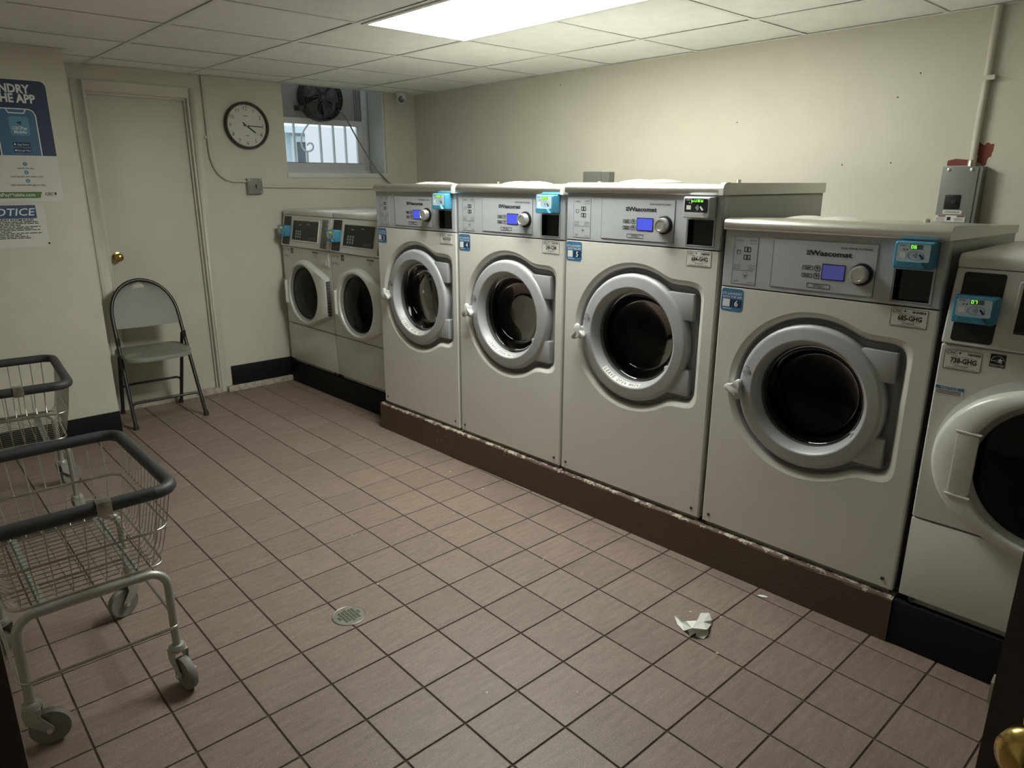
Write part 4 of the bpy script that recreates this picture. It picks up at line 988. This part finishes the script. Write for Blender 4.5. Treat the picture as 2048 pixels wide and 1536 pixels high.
gm.loft([[(x*q, y*q, z_) for x, y in disc] for q, z_ in ((1, .0024), (1.03, .0032), (1.075, .0018), (1.08, .0))], False, False)
gm.build('grate', DMET, dn)
MB().lathe((0, 0, 0), [(.0519, -.001), (.0519, -.092), (.001, -.093)], 40, 'z').build('drain_pipe', DMET, dn, smooth=40)
def on_floor(u, v):
    r = rt*((u-1024)/FPX) - up*((v-768)/FPX) + fw; k = -CAM.z/r.z; return CAM+r*k
# crumpled sheet: outline points measured on the floor, folds lifted off it
TP = {'a': (318, 530, .012), 'b': (425, 515, .020), 'c': (730, 715, .030), 'd': (1090, 700, .035), 'e': (1222, 440, .030), 'f': (1510, 440, .020), 'g': (1600, 690, .012), 'h': (1590, 830, .002), 'i': (1480, 980, .014), 'j': (1480, 1180, .006), 'k': (1310, 1330, .001),
      'l': (1080, 1260, .002), 'm': (1040, 1130, .016), 'n': (850, 1225, .001), 'o': (780, 1030, .012), 'p': (640, 1050, .002), 'q': (420, 830, .002), 'x': (560, 760, .004), 'y': (920, 960, .034), 'w': (1300, 750, .028), 't': (1200, 1090, .012), 's': (1430, 1010, .024)}
tv = {}
for k_, (a, c, h) in TP.items():
    P = on_floor(1330+a/17.07, 1200+c/17.07); dd = (P-CAM).normalized(); t_ = (h+.0008)/-dd.z; P = P-dd*t_; tv[k_] = tuple(P)
tf = ['abx', 'axq', 'bcx', 'xcy', 'qxp', 'xyp', 'pyo', 'cdy', 'dwy', 'dew', 'efw', 'fgw', 'ghw', 'hsw', 'wsy', 'his', 'yst', 'ytm', 'omy', 'onm', 'sit', 'ijt', 'jkt', 'ktl', 'ltm']
keys = list(tv); tis = MB().add([tv[q] for q in keys], [tuple(keys.index(c) for c in f) for f in tf]).build('crumpled_tissue', TISSUE, smooth=None)
tag(tis, 'crumpled white tissue lying on the tiles in front of washer 6', 'tissue')
md = tis.modifiers.new('thick', 'SOLIDIFY'); md.thickness = .0008
sm = MB().add([(-.004, -.003, .0), (.004, -.0035, 0), (.0045, .002, 0), (-.002, .004, 0), (0, 0, .0025)], [(0, 1, 4), (1, 2, 4), (2, 3, 4), (3, 0, 4), (3, 2, 1, 0)])
sp0 = None
for u, v in ((1087, 1119), (704, 1070), (900, 943), (965, 977), (908, 1027), (974, 1384), (1381, 1223), (1441, 1234), (1434, 1306), (755, 1168), (1155, 1384), (560, 767)):
    if sp0 is None: sp0 = sm.build('paper_speck', mat('speck_white', (.75, .72, .64), .8)); o = sp0; tag(o, 'tiny white scrap of paper lying on the brown floor tiles', 'scrap', 'paper specks on the floor')
    else: o = sp0.copy(); COL.objects.link(o)
    P = on_floor(u, v); o.location = (P.x, P.y, 0); o.rotation_euler = (0, 0, random.uniform(0, 6)); q = random.uniform(.6, 1.1); o.scale = (q, q, q)
P = on_floor(1525, 1193); sl = MB().prismz([(-.018, -.006), (-.004, -.009), (.016, -.005), (.020, .002), (.006, .006), (-.012, .004)], 0, .003).build('paper_sliver', TISSUE); sl.location = (P.x, P.y, 0.0); sl.rotation_euler = (0, 0, -1.2); tag(sl, 'white paper sliver on the floor against the brown plinth', 'scrap')

# ------------------------------------------------------------------ entrance: brown open door and frame beside the camera
hx, hy = -.307, -2.040; ex, ey = -.072, -1.222; dl = math.hypot(ex-hx, ey-hy)
d2 = empty('door_2', (hx, hy, 0), math.atan2(ey-hy, ex-hx)); struct(d2)
MB().box(0, dl, -.040, 0, .012, 2.03).build('door_panel', DBROWN, d2, bevel=.002)
MB().lathe((dl-.070, 0, 1.004), [(.001, .001), (.036, .001), (.036, .005), (.030, .009), (.015, .012), (.014, .030), (.024, .038), (.031, .050), (.030, .062), (.020, .070), (.001, .072)], 32).build('door_knob', BRASS, d2, smooth=50)
MB().box(dl-.003, dl+.0015, -.034, -.008, .965, 1.012).build('latch_plate', STEEL, d2, bevel=.001)
MB().prismz([(dl, -.028), (dl+.014, -.028), (dl+.008, -.012), (dl, -.012)], .985, 1.010).build('latch_bolt', mat('bolt_worn', (.62, .60, .55), .35, .6), d2)
wallbox('wall_entrance', WALL, (-1.70, -.868, -.748, -.62, 0, 2.4))
dfr = MB().box(-.868, -.814, -.800, -.62, 0, 2.06); dfr.box(-.868, -.836, -.822, -.800, 0, 2.06); struct(dfr.build('trim_2', JAMB, bevel=.003))
